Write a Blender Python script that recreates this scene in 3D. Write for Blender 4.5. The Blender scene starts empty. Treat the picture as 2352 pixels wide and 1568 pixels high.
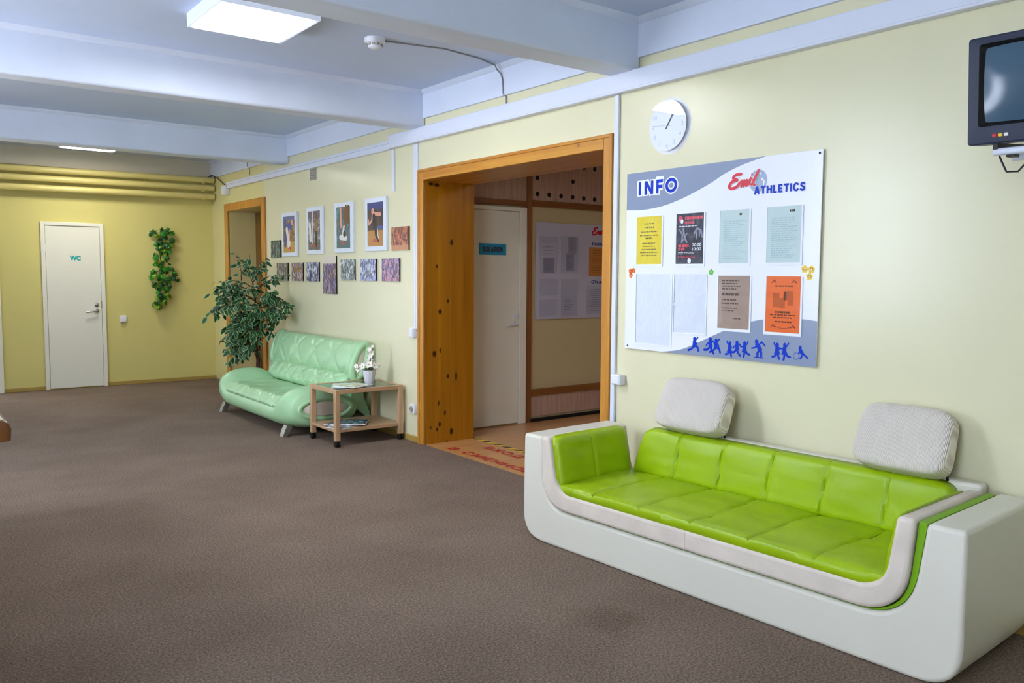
import bpy, bmesh, math, random
from mathutils import Vector, Matrix, noise as mnoise
PI = math.pi
C = bpy.context.scene.collection
W = 3.45            # face of the wall with the doorway
BY = 10.98          # face of the far wall
CZ = 2.80           # ceiling

# ------------------------------------------------------------------ materials
def lin(c):
    if isinstance(c, str):
        c = tuple(int(c[i:i+2], 16) for i in (0, 2, 4))
    f = lambda v: (v/255)/12.92 if v/255 <= .04045 else ((v/255+.055)/1.055)**2.4
    return (f(c[0]), f(c[1]), f(c[2]), 1)

def newmat(name):
    m = bpy.data.materials.new(name); m.use_nodes = True
    nt = m.node_tree
    b = nt.nodes['Principled BSDF']
    return m, nt, b

def N(nt, t, **kw):
    n = nt.nodes.new(t)
    for k, v in kw.items():
        if k in n.inputs.keys(): n.inputs[k].default_value = v
        else: setattr(n, k, v)
    return n

def coords(nt, scale=(1, 1, 1), loc=(0, 0, 0), rot=(0, 0, 0)):
    tc = nt.nodes.new('ShaderNodeTexCoord'); mp = nt.nodes.new('ShaderNodeMapping')
    mp.inputs['Scale'].default_value = scale; mp.inputs['Location'].default_value = loc; mp.inputs['Rotation'].default_value = rot
    nt.links.new(tc.outputs['Object'], mp.inputs['Vector'])
    return mp.outputs['Vector']

def ramp(nt, fac, stops, interp='LINEAR'):
    r = nt.nodes.new('ShaderNodeValToRGB'); r.color_ramp.interpolation = interp
    e = r.color_ramp.elements
    while len(e) < len(stops): e.new(.5)
    for i, (p, c) in enumerate(stops):
        e[i].position = p; e[i].color = c if len(c) == 4 and max(c) <= 1.0 else lin(c)
    nt.links.new(fac, r.inputs['Fac'])
    return r.outputs['Color']

def M(name, col, rough=.5, var=None, bump=None, metal=0, spec=.5, emis=None, trans=0, alpha=1, coat=0, sheen=0, ior=1.45):
    m, nt, b = newmat(name)
    base = lin(col)
    b.inputs['Base Color'].default_value = base
    b.inputs['Roughness'].default_value = rough
    b.inputs['Metallic'].default_value = metal
    b.inputs['Specular IOR Level'].default_value = spec
    b.inputs['IOR'].default_value = ior
    if trans: b.inputs['Transmission Weight'].default_value = trans
    if coat:
        b.inputs['Coat Weight'].default_value = coat; b.inputs['Coat Roughness'].default_value = .08
    if sheen:
        b.inputs['Sheen Weight'].default_value = sheen
    if emis:
        b.inputs['Emission Color'].default_value = lin(emis[0]); b.inputs['Emission Strength'].default_value = emis[1]
    if var:                                   # (scale, amount)
        v = coords(nt)
        n = N(nt, 'ShaderNodeTexNoise', Scale=var[0], Detail=4.0)
        nt.links.new(v, n.inputs['Vector'])
        a = var[1]
        lo = tuple(max(0, x*(1-a)) for x in base[:3])+(1,); hi = tuple(min(1, x*(1+a)) for x in base[:3])+(1,)
        nt.links.new(ramp(nt, n.outputs['Fac'], [(.3, lo), (.7, hi)]), b.inputs['Base Color'])
    if bump:                                  # (scale, strength)
        v = coords(nt)
        n = N(nt, 'ShaderNodeTexNoise', Scale=bump[0], Detail=3.0)
        nt.links.new(v, n.inputs['Vector'])
        bp = N(nt, 'ShaderNodeBump', Strength=bump[1], Distance=.01)
        nt.links.new(n.outputs['Fac'], bp.inputs['Height']); nt.links.new(bp.outputs['Normal'], b.inputs['Normal'])
    return m

def carpet_mat():
    m, nt, b = newmat('carpet')
    v = coords(nt)
    n1 = N(nt, 'ShaderNodeTexNoise', Scale=340.0, Detail=3.0, Roughness=.7)
    n2 = N(nt, 'ShaderNodeTexNoise', Scale=1.6, Detail=3.0)
    n3 = N(nt, 'ShaderNodeTexNoise', Scale=110.0, Detail=3.0)
    for n in (n1, n2, n3): nt.links.new(v, n.inputs['Vector'])
    mx = N(nt, 'ShaderNodeMath', operation='ADD'); nt.links.new(n1.outputs['Fac'], mx.inputs[0]); nt.links.new(n3.outputs['Fac'], mx.inputs[1])
    mh = N(nt, 'ShaderNodeMath', operation='MULTIPLY'); mh.inputs[1].default_value = .5; nt.links.new(mx.outputs[0], mh.inputs[0])
    c1 = ramp(nt, mh.outputs[0], [(.33, (82, 68, 57)), (.5, (128, 111, 97)), (.66, (168, 150, 134))])
    c2 = ramp(nt, n2.outputs['Fac'], [(.3, (228, 226, 224)), (.7, (255, 255, 255))])
    mul = N(nt, 'ShaderNodeMix', data_type='RGBA', blend_type='MULTIPLY'); mul.inputs['Factor'].default_value = 1
    nt.links.new(c1, mul.inputs['A']); nt.links.new(c2, mul.inputs['B'])
    # a spilled-drink stain in front of the settee
    tc = nt.nodes.new('ShaderNodeTexCoord')
    ds = N(nt, 'ShaderNodeVectorMath', operation='DISTANCE'); ds.inputs[1].default_value = (2.258, 2.335, 0)
    nt.links.new(tc.outputs['Object'], ds.inputs[0])
    n4 = N(nt, 'ShaderNodeTexNoise', Scale=9.0); nt.links.new(v, n4.inputs['Vector'])
    ad = N(nt, 'ShaderNodeMath', operation='MULTIPLY_ADD'); ad.inputs[1].default_value = -.16
    nt.links.new(n4.outputs['Fac'], ad.inputs[0]); nt.links.new(ds.outputs['Value'], ad.inputs[2])
    st = ramp(nt, ad.outputs[0], [(.0, (232, 229, 226)), (.10, (255, 255, 255))])
    mul2 = N(nt, 'ShaderNodeMix', data_type='RGBA', blend_type='MULTIPLY'); mul2.inputs['Factor'].default_value = 1
    nt.links.new(mul.outputs['Result'], mul2.inputs['A']); nt.links.new(st, mul2.inputs['B'])
    nt.links.new(mul2.outputs['Result'], b.inputs['Base Color'])
    b.inputs['Roughness'].default_value = .95; b.inputs['Specular IOR Level'].default_value = .1
    bp = N(nt, 'ShaderNodeBump', Strength=.22, Distance=.003)
    nt.links.new(n1.outputs['Fac'], bp.inputs['Height']); nt.links.new(bp.outputs['Normal'], b.inputs['Normal'])
    return m

def wood_mat(name, light, dark, grain='Z', scale=14, rough=.35, knots=(), contrast=1.0, spec=.5, knotcol=(52, 26, 6)):
    m, nt, b = newmat(name)
    s = {'Z': (scale, scale, scale*.06), 'X': (scale*.06, scale, scale), 'Y': (scale, scale*.06, scale)}[grain]
    v = coords(nt, s)
    n1 = N(nt, 'ShaderNodeTexNoise', Scale=1.0, Detail=5.0, Roughness=.55, Distortion=.6)
    nt.links.new(v, n1.inputs['Vector'])
    col = ramp(nt, n1.outputs['Fac'], [(.5-.22/contrast, dark), (.5+.2/contrast, light)])
    tc = nt.nodes.new('ShaderNodeTexCoord')
    for (p, r, el) in knots:
        sb = N(nt, 'ShaderNodeVectorMath', operation='SUBTRACT'); sb.inputs[1].default_value = p
        nt.links.new(tc.outputs['Object'], sb.inputs[0])
        sc = N(nt, 'ShaderNodeVectorMath', operation='MULTIPLY'); sc.inputs[1].default_value = (1/r, 1/r, 1/(r*el))
        nt.links.new(sb.outputs[0], sc.inputs[0])
        ln = N(nt, 'ShaderNodeVectorMath', operation='LENGTH'); nt.links.new(sc.outputs[0], ln.inputs[0])
        k = ramp(nt, ln.outputs['Value'], [(.55, (255, 255, 255)), (1.0, (0, 0, 0))])
        mx = N(nt, 'ShaderNodeMix', data_type='RGBA'); mx.inputs['B'].default_value = lin(knotcol)
        nt.links.new(k, mx.inputs['Factor']); nt.links.new(col, mx.inputs['A'])
        col = mx.outputs['Result']
    nt.links.new(col, b.inputs['Base Color'])
    b.inputs['Roughness'].default_value = rough; b.inputs['Specular IOR Level'].default_value = spec
    return m

def photo_mat(name, pal, seed, scale=22, stretch=.55, gloss=.3, top=None, bottom=None, h=.2):
    """a printed photograph: patches of a few colours; top / bottom = (colour, share of the height)"""
    m, nt, b = newmat(name)
    v = coords(nt, (scale, scale, scale*stretch), (seed*3.7, seed*1.3, seed*2.1))
    n1 = N(nt, 'ShaderNodeTexNoise', Scale=1.0, Detail=4.0, Roughness=.65, Distortion=1.2)
    nt.links.new(v, n1.inputs['Vector'])
    k = len(pal)
    col = ramp(nt, n1.outputs['Fac'], [(.38+.24*i/(k-1), p) for i, p in enumerate(pal)])
    v2 = coords(nt, (scale*2.6, scale*2.6, scale*1.4), (seed, seed*2.2, seed))
    vo = N(nt, 'ShaderNodeTexVoronoi', Scale=1.0); nt.links.new(v2, vo.inputs['Vector'])
    sp = N(nt, 'ShaderNodeSeparateColor'); nt.links.new(vo.outputs['Color'], sp.inputs[0])
    dk = lambda c, f: tuple(max(0, min(255, 128+(x-128)*1.45-34+f)) for x in c)
    c2 = ramp(nt, sp.outputs[0], [(i/k, dk(p, 8*(i % 3)-8)) for i, p in enumerate(pal)], 'CONSTANT')
    mx = N(nt, 'ShaderNodeMix', data_type='RGBA'); mx.inputs['Factor'].default_value = .55
    nt.links.new(col, mx.inputs['A']); nt.links.new(c2, mx.inputs['B']); col = mx.outputs['Result']
    tc = nt.nodes.new('ShaderNodeTexCoord'); xyz = N(nt, 'ShaderNodeSeparateXYZ'); nt.links.new(tc.outputs['Object'], xyz.inputs[0])
    for band, up in ((top, True), (bottom, False)):
        if not band: continue
        c, share = band
        e = h*(1-share) if up else h*share
        mr = N(nt, 'ShaderNodeMapRange'); mr.inputs['From Min'].default_value = e-.02*h; mr.inputs['From Max'].default_value = e+.02*h
        if not up: mr.inputs['To Min'].default_value, mr.inputs['To Max'].default_value = 1, 0
        nt.links.new(xyz.outputs['Z'], mr.inputs['Value'])
        fm = N(nt, 'ShaderNodeMath', operation='MULTIPLY'); fm.inputs[1].default_value = .85; nt.links.new(mr.outputs[0], fm.inputs[0])
        mx = N(nt, 'ShaderNodeMix', data_type='RGBA'); mx.inputs['B'].default_value = lin(c)
        nt.links.new(fm.outputs[0], mx.inputs['Factor']); nt.links.new(col, mx.inputs['A']); col = mx.outputs['Result']
    nt.links.new(col, b.inputs['Base Color'])
    b.inputs['Roughness'].default_value = gloss
    return m

def cord_mat():
    m, nt, b = newmat('corduroy')
    v = coords(nt)
    w = N(nt, 'ShaderNodeTexWave', wave_type='BANDS', bands_direction='X', Scale=72.0, Distortion=.1)
    nt.links.new(v, w.inputs['Vector'])
    nt.links.new(ramp(nt, w.outputs['Fac'], [(.0, (218, 204, 190)), (.6, (250, 241, 230))]), b.inputs['Base Color'])
    b.inputs['Roughness'].default_value = .9; b.inputs['Specular IOR Level'].default_value = .15
    bp = N(nt, 'ShaderNodeBump', Strength=.7, Distance=.004)
    nt.links.new(w.outputs['Fac'], bp.inputs['Height']); nt.links.new(bp.outputs['Normal'], b.inputs['Normal'])
    return m

def ply_mat():
    m, nt, b = newmat('plywood')
    v = coords(nt, (60, 60, 3))
    n = N(nt, 'ShaderNodeTexNoise', Scale=1.0, Detail=4.0); nt.links.new(v, n.inputs['Vector'])
    nt.links.new(ramp(nt, n.outputs['Fac'], [(.3, (172, 138, 120)), (.7, (196, 164, 146))]), b.inputs['Base Color'])
    b.inputs['Roughness'].default_value = .55
    return m

def tape_mat():
    m, nt, b = newmat('hazard_tape')
    v = coords(nt, (1, 1, 1), (0, 0, 0), (0, 0, -PI/4))
    w = N(nt, 'ShaderNodeTexWave', wave_type='BANDS', bands_direction='X', Scale=3.2); nt.links.new(v, w.inputs['Vector'])
    nt.links.new(ramp(nt, w.outputs['Fac'], [(0, (28, 24, 18)), (.5, (236, 200, 40))], 'CONSTANT'), b.inputs['Base Color'])
    b.inputs['Roughness'].default_value = .4
    return m

PINE_L, PINE_D = (206, 148, 60), (172, 108, 32)
mt = {}
mt['wall'] = M('wall_paint', (224, 219, 182), .28, var=(1.1, .03), bump=(5, .012), spec=.5)
mt['wall2'] = M('far_wall_paint', (214, 203, 126), .34, var=(1.3, .03), bump=(30, .05), spec=.4)
mt['wall3'] = M('corner_wall_light_tone', (218, 209, 148), .3, var=(1.3, .03), spec=.4)  # same wall paint, the corner's yellower light put into its colour
mt['ceil'] = M('ceiling_paint', (206, 219, 242), .6, var=(2, .02), bump=(40, .06))  # white paint with the blue of the cool light put into its colour
mt['beam'] = M('beam_paint', (219, 227, 242), .45, var=(3, .03), bump=(18, .08))  # white beams, tinted blue in the colour for the cool light
mt['cream_band'] = M('cornice_cream', (206, 198, 176), .6)
mt['white'] = M('white_plastic', (232, 234, 240), .35)
mt['trunk'] = M('trunking_plastic', (222, 227, 240), .3)  # cool light tint put into the white plastic's colour too
mt['whitewood'] = M('white_door_paint', (234, 232, 214), .4, bump=(25, .03))
mt['frame_white'] = M('white_picture_frame', (228, 235, 244), .45)
mt['carpet'] = carpet_mat()
mt['plinth'] = M('plinth_varnish', (168, 140, 70), .5)
mt['pine'] = wood_mat('pine_casing', PINE_L, PINE_D, 'Z', 16)
mt['pineh'] = wood_mat('pine_header', PINE_L, PINE_D, 'Y', 16, knots=[((W, 3.86, 2.165), .03, .8), ((W, 4.65, 2.16), .012, 2), ((W, 5.2, 2.17), .01, 2), ((W, 4.95, 2.15), .009, 2)])
mt['oak'] = wood_mat('laminate_floor', (210, 158, 100), (188, 132, 76), 'X', 9, .3)
mt['corfloor'] = wood_mat('corridor_floor', (206, 156, 104), (184, 132, 82), 'X', 7, .28)
mt['rail'] = wood_mat('brown_rail', (150, 96, 48), (112, 66, 28), 'X', 14)
mt['railv'] = wood_mat('brown_post', (150, 96, 48), (112, 66, 28), 'Z', 14)
mt['ply'] = ply_mat()
mt['beech'] = wood_mat('beech', (196, 162, 124), (174, 138, 100), 'Z', 18, .4)
mt['beechx'] = wood_mat('beech_flat', (196, 162, 124), (174, 138, 100), 'X', 18, .3)
mt['counter'] = wood_mat('counter_top', (222, 196, 150), (206, 176, 128), 'X', 6, .3)
mt['counteredge'] = wood_mat('counter_edge', (120, 70, 20), (92, 50, 12), 'X', 10, .4)
mt['shell'] = M('white_leatherette', (224, 220, 203), .38, bump=(120, .04), var=(2, .02))
mt['cream'] = M('cream_suede', (220, 208, 192), .8, var=(7, .08), bump=(90, .1), spec=.2)
mt['lime'] = M('lime_leather', (154, 184, 2), .40, var=(5, .05), bump=(22, .10))
mt['limed'] = M('lime_lining', (120, 172, 14), .45)
mt['seam'] = M('seam_thread', (84, 130, 12), .6)
mt['cord'] = cord_mat(); mt['pewter'] = M('dull_chrome', (150, 150, 140), .35, metal=.8)
mt['mint'] = M('mint_leather', (170, 213, 163), .30, var=(4, .05), bump=(30, .10))
mt['mintcream'] = M('cream_inset_leather', (222, 212, 194), .5)
mt['chrome'] = M('chrome', (210, 210, 208), .18, metal=1)
mt['black'] = M('black_plastic', (18, 18, 20), .45)
mt['blackmetal'] = M('black_metal', (20, 20, 26), .4, metal=.3)
mt['glass'] = M('dark_glass', (52, 74, 58), .06, spec=.6)
mt['tv'] = M('charcoal_tv_plastic', (30, 38, 62), .45, bump=(300, .03))
mt['screen'] = M('tv_screen', (70, 94, 112), .16, spec=.35)
mt['pipe'] = M('yellow_pipe_paint', (214, 200, 126), .3, bump=(30, .05))
mt['bark'] = M('bark', (70, 44, 28), .85, var=(40, .3), bump=(60, .4))
mt['leafd'] = M('ficus_leaf_green', (30, 82, 46), .42, var=(9, .45))
mt['leafm'] = M('ficus_leaf_margin', (158, 186, 128), .5)
mt['ivy'] = M('garland_leaf', (38, 120, 24), .45, var=(14, .6))
mt['ivy2'] = M('garland_leaf_pale', (126, 166, 30), .45, var=(10, .3))
mt['ivy3'] = M('garland_leaf_dark', (18, 74, 16), .45, var=(14, .4))
mt['potw'] = M('white_ceramic', (224, 222, 228), .3)
mt['petal'] = M('white_petals', (244, 243, 236), .6)
mt['yellowc'] = M('flower_centre', (226, 190, 60), .6)
mt['stem'] = M('flower_stem', (56, 84, 40), .6)
mt['soil'] = M('soil', (50, 38, 30), .95)
mt['terracotta'] = M('brown_pot', (120, 78, 52), .6)
mt['board'] = M('board_white', (238, 240, 248), .22, spec=.45)
mt['grey'] = M('print_blue_grey', (138, 150, 174), .25)
mt['globe'] = M('print_globe_grey', (156, 170, 196), .3)
mt['blue'] = M('print_blue', (2, 54, 186), .4, spec=.2)
mt['navy'] = M('print_navy', (30, 44, 120), .35)
mt['red'] = M('print_red', (206, 8, 44), .3)
mt['ink'] = M('print_ink', (58, 52, 48), .6)
mt['inkpale'] = M('print_ink_pale', (122, 150, 150), .6)
mt['pwhite'] = M('print_white', (244, 246, 250), .4)
mt['acetate'] = M('clear_acetate_edge', (238, 242, 250), .12, spec=.6)
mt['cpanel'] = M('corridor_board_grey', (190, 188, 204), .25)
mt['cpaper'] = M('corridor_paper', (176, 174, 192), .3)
mt['cyan'] = M('cyan_sign', (30, 150, 196), .35)
mt['teal'] = M('teal_lettering', (40, 168, 160), .4)
mt['hazard'] = tape_mat()
mt['redpaint'] = M('red_floor_paint', (190, 30, 34), .4)
mt['cable'] = M('grey_cable', (140, 138, 142), .5)
mt['dark'] = M('dark_hole', (14, 10, 8), .9)
mt['vent'] = M('vent_grey', (168, 164, 150), .6)
mt['doordark'] = wood_mat('dark_brown_door', (120, 84, 30), (96, 62, 18), 'Z', 8)
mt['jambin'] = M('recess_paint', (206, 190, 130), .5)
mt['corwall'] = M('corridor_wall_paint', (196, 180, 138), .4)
mt['lamp'] = M('lamp_diffuser', (255, 255, 255), .5, emis=((249, 251, 255), 42.0))
mt['lampframe'] = M('glowing_lamp_rim', (168, 178, 194), .4, emis=((226, 236, 255), .38))  # glow added to the rim to brighten the ceiling and beams
mt['lamp2'] = M('lamp_diffuser_warm', (255, 255, 255), .5, emis=((255, 250, 238), 25.0))
mt['lamp3'] = M('added_corridor_light', (255, 255, 255), .5, emis=((255, 240, 240), 9.5))  # emission of the added, unseen corridor lamp
mt['pane1'] = M('daylit_window', (255, 255, 255), .3, emis=((222, 234, 255), 12.0))
mt['paneb'] = M('bright_daylit_window', (255, 255, 255), .3, emis=((226, 236, 255), 33.0))
mt['panec'] = M('dim_daylit_window', (255, 255, 255), .3, emis=((222, 234, 255), 1.5))
mt['pane2'] = M('daylit_door_glass', (255, 255, 255), .3, emis=((240, 244, 255), 3.2))
mt['blind'] = M('white_blind', (226, 228, 232), .7)
mt['clockface'] = M('clock_face', (232, 238, 248), .06, spec=.5, coat=1.0)

# ------------------------------------------------------------------ mesh helpers
class MB:
    """collects shapes and links them as one mesh object"""
    def __init__(self): self.v = []; self.f = []; self.mi = []
    def add(self, vs, fs, mi=0):
        o = len(self.v); self.v += [Vector(p) for p in vs]
        self.f += [tuple(o+i for i in f) for f in fs]; self.mi += [mi]*len(fs)
        return self
    def box(self, x0, x1, y0, y1, z0, z1, mi=0, mtx=None):
        p = [Vector((x, y, z)) for z in (z0, z1) for y in (y0, y1) for x in (x0, x1)]
        if mtx: p = [mtx @ q for q in p]
        return self.add(p, [(0, 2, 3, 1), (4, 5, 7, 6), (0, 1, 5, 4), (2, 6, 7, 3), (0, 4, 6, 2), (1, 3, 7, 5)], mi)
    def tube(self, pts, r, n=10, mi=0, cap=True):
        pts = [Vector(p) for p in pts]
        rs = r if isinstance(r, (list, tuple)) else [r]*len(pts)
        vs, fs = [], []
        prev = None
        for i, p in enumerate(pts):
            d = (pts[min(i+1, len(pts)-1)]-pts[max(i-1, 0)]).normalized()
            a = prev if prev is not None else (Vector((0, 0, 1)) if abs(d.z) < .9 else Vector((1, 0, 0)))
            s = d.cross(a)
            if s.length < 1e-6: s = d.cross(Vector((1, 0, 0)))
            s.normalize(); t = s.cross(d).normalized(); prev = t
            for k in range(n):
                a = 2*PI*k/n; vs.append(p+(s*math.cos(a)+t*math.sin(a))*rs[i])
        for i in range(len(pts)-1):
            for k in range(n):
                fs.append((i*n+k, i*n+(k+1) % n, (i+1)*n+(k+1) % n, (i+1)*n+k))
        if cap:
            fs.append(tuple(range(n-1, -1, -1))); fs.append(tuple((len(pts)-1)*n+k for k in range(n)))
        return self.add(vs, fs, mi)
    def lathe(self, prof, n=32, c=(0, 0, 0), axis='Z', mi=0, flute=None):
        vs, fs = [], []
        for r, z in prof:
            for k in range(n):
                a = 2*PI*k/n; q = r*(1+(flute(a, z) if flute else 0))
                x, y = q*math.cos(a), q*math.sin(a)
                p = (x, y, z) if axis == 'Z' else ((x, -z, y) if axis == 'Y' else (z, x, y))
                vs.append(Vector(p)+Vector(c))
        for i in range(len(prof)-1):
            for k in range(n):
                fs.append((i*n+k, i*n+(k+1) % n, (i+1)*n+(k+1) % n, (i+1)*n+k))
        if prof[0][0] > 1e-6: fs.append(tuple(range(n-1, -1, -1)))
        if prof[-1][0] > 1e-6: fs.append(tuple((len(prof)-1)*n+k for k in range(n)))
        return self.add(vs, fs, mi)
    def prism(self, poly, y0, y1, mi=0):
        """polygon in local XZ, extruded from y0 to y1"""
        n = len(poly)
        vs = [(x, y0, z) for x, z in poly]+[(x, y1, z) for x, z in poly]
        fs = [tuple(range(n)), tuple(range(2*n-1, n-1, -1))]
        fs += [(i, i+n, (i+1) % n+n, (i+1) % n) for i in range(n)]
        return self.add(vs, fs, mi)
    def grid(self, P, mi=0, close=False):
        """P[i][j] points"""
        a, b = len(P), len(P[0])
        vs = [q for row in P for q in row]; fs = []
        for i in range(a-1):
            for j in range(b-1 if not close else b):
                fs.append((i*b+j, i*b+(j+1) % b, (i+1)*b+(j+1) % b, (i+1)*b+j))
        return self.add(vs, fs, mi)
    def disc(self, x, z, r, y, n=16, mi=0, rz=None):
        self.k = getattr(self, 'k', 0)+1; y -= 8e-6*self.k
        return self.add([(x+r*math.cos(2*PI*k/n), y, z+(rz or r)*math.sin(2*PI*k/n)) for k in range(n)], [tuple(range(n))], mi)
    def stroke(self, pts, w, y, mi=0, round_=True):
        """flat thick line in local XZ at depth y"""
        for (x0, z0), (x1, z1) in zip(pts, pts[1:]):
            self.k = getattr(self, 'k', 0)+1; yk = y; y = yk-8e-6*self.k
            d = Vector((x1-x0, z1-z0)); L = d.length or 1e-6; d /= L; nx, nz = -d.y*w/2, d.x*w/2
            self.add([(x0+nx, y, z0+nz), (x0-nx, y, z0-nz), (x1-nx, y, z1-nz), (x1+nx, y, z1+nz)], [(0, 1, 2, 3)], mi); y = yk
        for (x, z) in (pts if round_ else []): self.disc(x, z, w/2, y, 8, mi)
        return self
    def build(self, name, mat, parent=None, bevel=0, seg=3, smooth=True, sub=0, ang=40, fixn=True, loc=None):
        me = bpy.data.meshes.new(name)
        off = Vector(loc) if loc else Vector((0, 0, 0))
        me.from_pydata([p-off for p in self.v], [], self.f)
        for m in (mat if isinstance(mat, (list, tuple)) else [mat]): me.materials.append(m)
        for p, i in zip(me.polygons, self.mi): p.material_index = i
        if fixn:
            bm = bmesh.new(); bm.from_mesh(me); bmesh.ops.recalc_face_normals(bm, faces=bm.faces); bm.to_mesh(me); bm.free()
        o = bpy.data.objects.new(name, me); C.objects.link(o)
        if loc: o.location = loc
        if parent: o.parent = parent
        if bevel:
            b = o.modifiers.new('b', 'BEVEL'); b.width = bevel; b.segments = seg; b.limit_method = 'ANGLE'; b.angle_limit = math.radians(32)
            b.harden_normals = False
        if sub:
            s = o.modifiers.new('s', 'SUBSURF'); s.levels = sub; s.render_levels = sub
        if smooth:
            for p in me.polygons: p.use_smooth = True
            try: me.set_sharp_from_angle(angle=math.radians(ang if not bevel else 60))
            except Exception: pass
        me.update()
        return o

def tag(o, label=None, cat=None, group=None, kind=None):
    if label: o['label'] = label
    if cat: o['category'] = cat
    if group: o['group'] = group
    if kind: o['kind'] = kind
    return o

def thing(name, label, cat, loc=(0, 0, 0), rz=0, group=None, kind=None):
    o = bpy.data.objects.new(name, None); C.objects.link(o)
    o.empty_display_size = .1; o.location = loc; o.rotation_euler = (0, 0, rz)
    return tag(o, label, cat, group, kind)

def struct(name, mb, mat, label, **kw):
    return tag(mb.build(name, mat, **kw), label, 'room part', kind='structure')

RW = -PI/2          # things on the doorway wall: local x runs towards the viewer's hand, -y faces the room
def wpos(Y, z, d=0.0): return (W-d, Y, z)

def text_mesh(s, size, bold=0.0, shear=0.0, ext=.0006, space=1.0, align='CENTER'):
    cu = bpy.data.curves.new('t', 'FONT'); cu.body = s; cu.size = size; cu.offset = bold; cu.shear = shear
    cu.extrude = ext; cu.align_x = align; cu.space_character = space; cu.resolution_u = 4
    o = bpy.data.objects.new('t', cu); C.objects.link(o)
    dg = bpy.context.evaluated_depsgraph_get(); dg.update()
    me = bpy.data.meshes.new_from_object(o.evaluated_get(dg))
    vs = [v.co.copy() for v in me.vertices]; fs = [tuple(p.vertices) for p in me.polygons]
    bpy.data.objects.remove(o); bpy.data.curves.remove(cu); bpy.data.meshes.remove(me)
    return vs, fs

def put_text(mb, s, x, z, y, width=None, height=None, bold=0.0, shear=0.0, space=1.0, mi=0, rise=0.0, flat=False, ext=.0006):
    """text with its lower-left corner at (x, z) on the plane y; fitted to width and height"""
    vs, fs = text_mesh(s, 1.0, bold, shear, 0, space, 'LEFT')
    if not vs: return mb
    x0 = min(v.x for v in vs); x1 = max(v.x for v in vs); y0 = min(v.y for v in vs); y1 = max(v.y for v in vs)
    sx = width/(x1-x0) if width else height/(y1-y0); sy = height/(y1-y0) if height else sx
    P = []
    for v in vs:
        a, b = (v.x-x0)*sx, (v.y-y0)*sy
        P.append((x+a, y, z+b+rise*a))
    return mb.add(P, fs, mi)

GLYPH = {
 'I': (.25, [[(.12, 0), (.12, 1)]]), 'N': (.8, [[(.1, 0), (.1, 1)], [(.13, .95), (.67, .05)], [(.7, 0), (.7, 1)]]), 'F': (.66, [[(.1, 0), (.1, 1)], [(.0, .9), (.62, .9)], [(.1, .5), (.55, .5)]]),
 'O': (.95, [[(.475+.375*math.cos(2*PI*k/28), .5+.42*math.sin(2*PI*k/28)) for k in range(29)]]), 'A': (.85, [[(.1, 0), (.42, 1)], [(.42, 1), (.74, 0)], [(.2, .3), (.64, .3)]]),
 'T': (.75, [[(.375, 0), (.375, 1)], [(.0, .91), (.75, .91)]]), 'H': (.8, [[(.1, 0), (.1, 1)], [(.7, 0), (.7, 1)], [(.1, .5), (.7, .5)]]), 'L': (.62, [[(.1, 0), (.1, 1)], [(.1, .09), (.6, .09)]]),
 'E': (.66, [[(.1, 0), (.1, 1)], [(.1, .91), (.62, .91)], [(.1, .5), (.55, .5)], [(.1, .09), (.62, .09)]]), 'C': (.85, [[(.45+.36*math.cos(a), .5+.42*math.sin(a)) for a in [.8+k*(2*PI-1.6)/20 for k in range(21)]]]),
 'S': (.7, [[(.60, .82), (.48, .91), (.30, .92), (.14, .82), (.13, .66), (.26, .55), (.46, .47), (.58, .36), (.58, .2), (.44, .08), (.24, .08), (.08, .18)]]),
 'В': (.75, [[(.1, 0), (.1, 1)], [(.1, .91), (.45, .91), (.58, .82), (.58, .64), (.45, .53), (.1, .53)], [(.45, .53), (.64, .42), (.64, .18), (.48, .09), (.1, .09)]]), 'М': (1.0, [[(.1, 0), (.1, 1)], [(.1, 1), (.5, .2)], [(.5, .2), (.9, 1)], [(.9, 1), (.9, 0)]]),
 'И': (.8, [[(.1, 0), (.1, 1)], [(.1, 0), (.7, 1)], [(.7, 0), (.7, 1)]]), 'Х': (.8, [[(.05, 0), (.75, 1)], [(.05, 1), (.75, 0)]]), 'Д': (.9, [[(.2, .1), (.42, 1)], [(.42, 1), (.68, 1)], [(.72, 1), (.72, .1)], [(.02, .1), (.88, .1)], [(.07, .1), (.07, -.12)], [(.83, .1), (.83, -.12)]]),
 'Р': (.7, [[(.1, 0), (.1, 1)], [(.1, .91), (.5, .91), (.62, .78), (.62, .58), (.5, .47), (.1, .47)]]), ' ': (.5, [])}
GLYPH['С'] = GLYPH['C']; GLYPH['Е'] = GLYPH['E']; GLYPH['Н'] = GLYPH['H']; GLYPH['О'] = GLYPH['O']
GLYPH['Й'] = (.8, GLYPH['И'][1]+[[(.25, 1.2), (.4, 1.12), (.55, 1.2)]])
GLYPH['R'] = (.75, GLYPH['Р'][1]+[[(.4, .47), (.66, 0)]])
def block_text(mb, s, x, z, y, width, height, wt=.17, mi=0, gap=.12, slant=0.0):
    tot = sum(GLYPH[c][0] for c in s)+gap*(len(s)-1); sx = width/tot; a = 0
    for c in s:
        for ln in GLYPH[c][1]:
            P = [(x+(a+px)*sx+slant*pz*height, z+pz*height) for px, pz in ln]
            mb.stroke(P, wt*height, y, mi, round_=len(ln) > 2)
        a += GLYPH[c][0]+gap
    return mb

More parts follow.
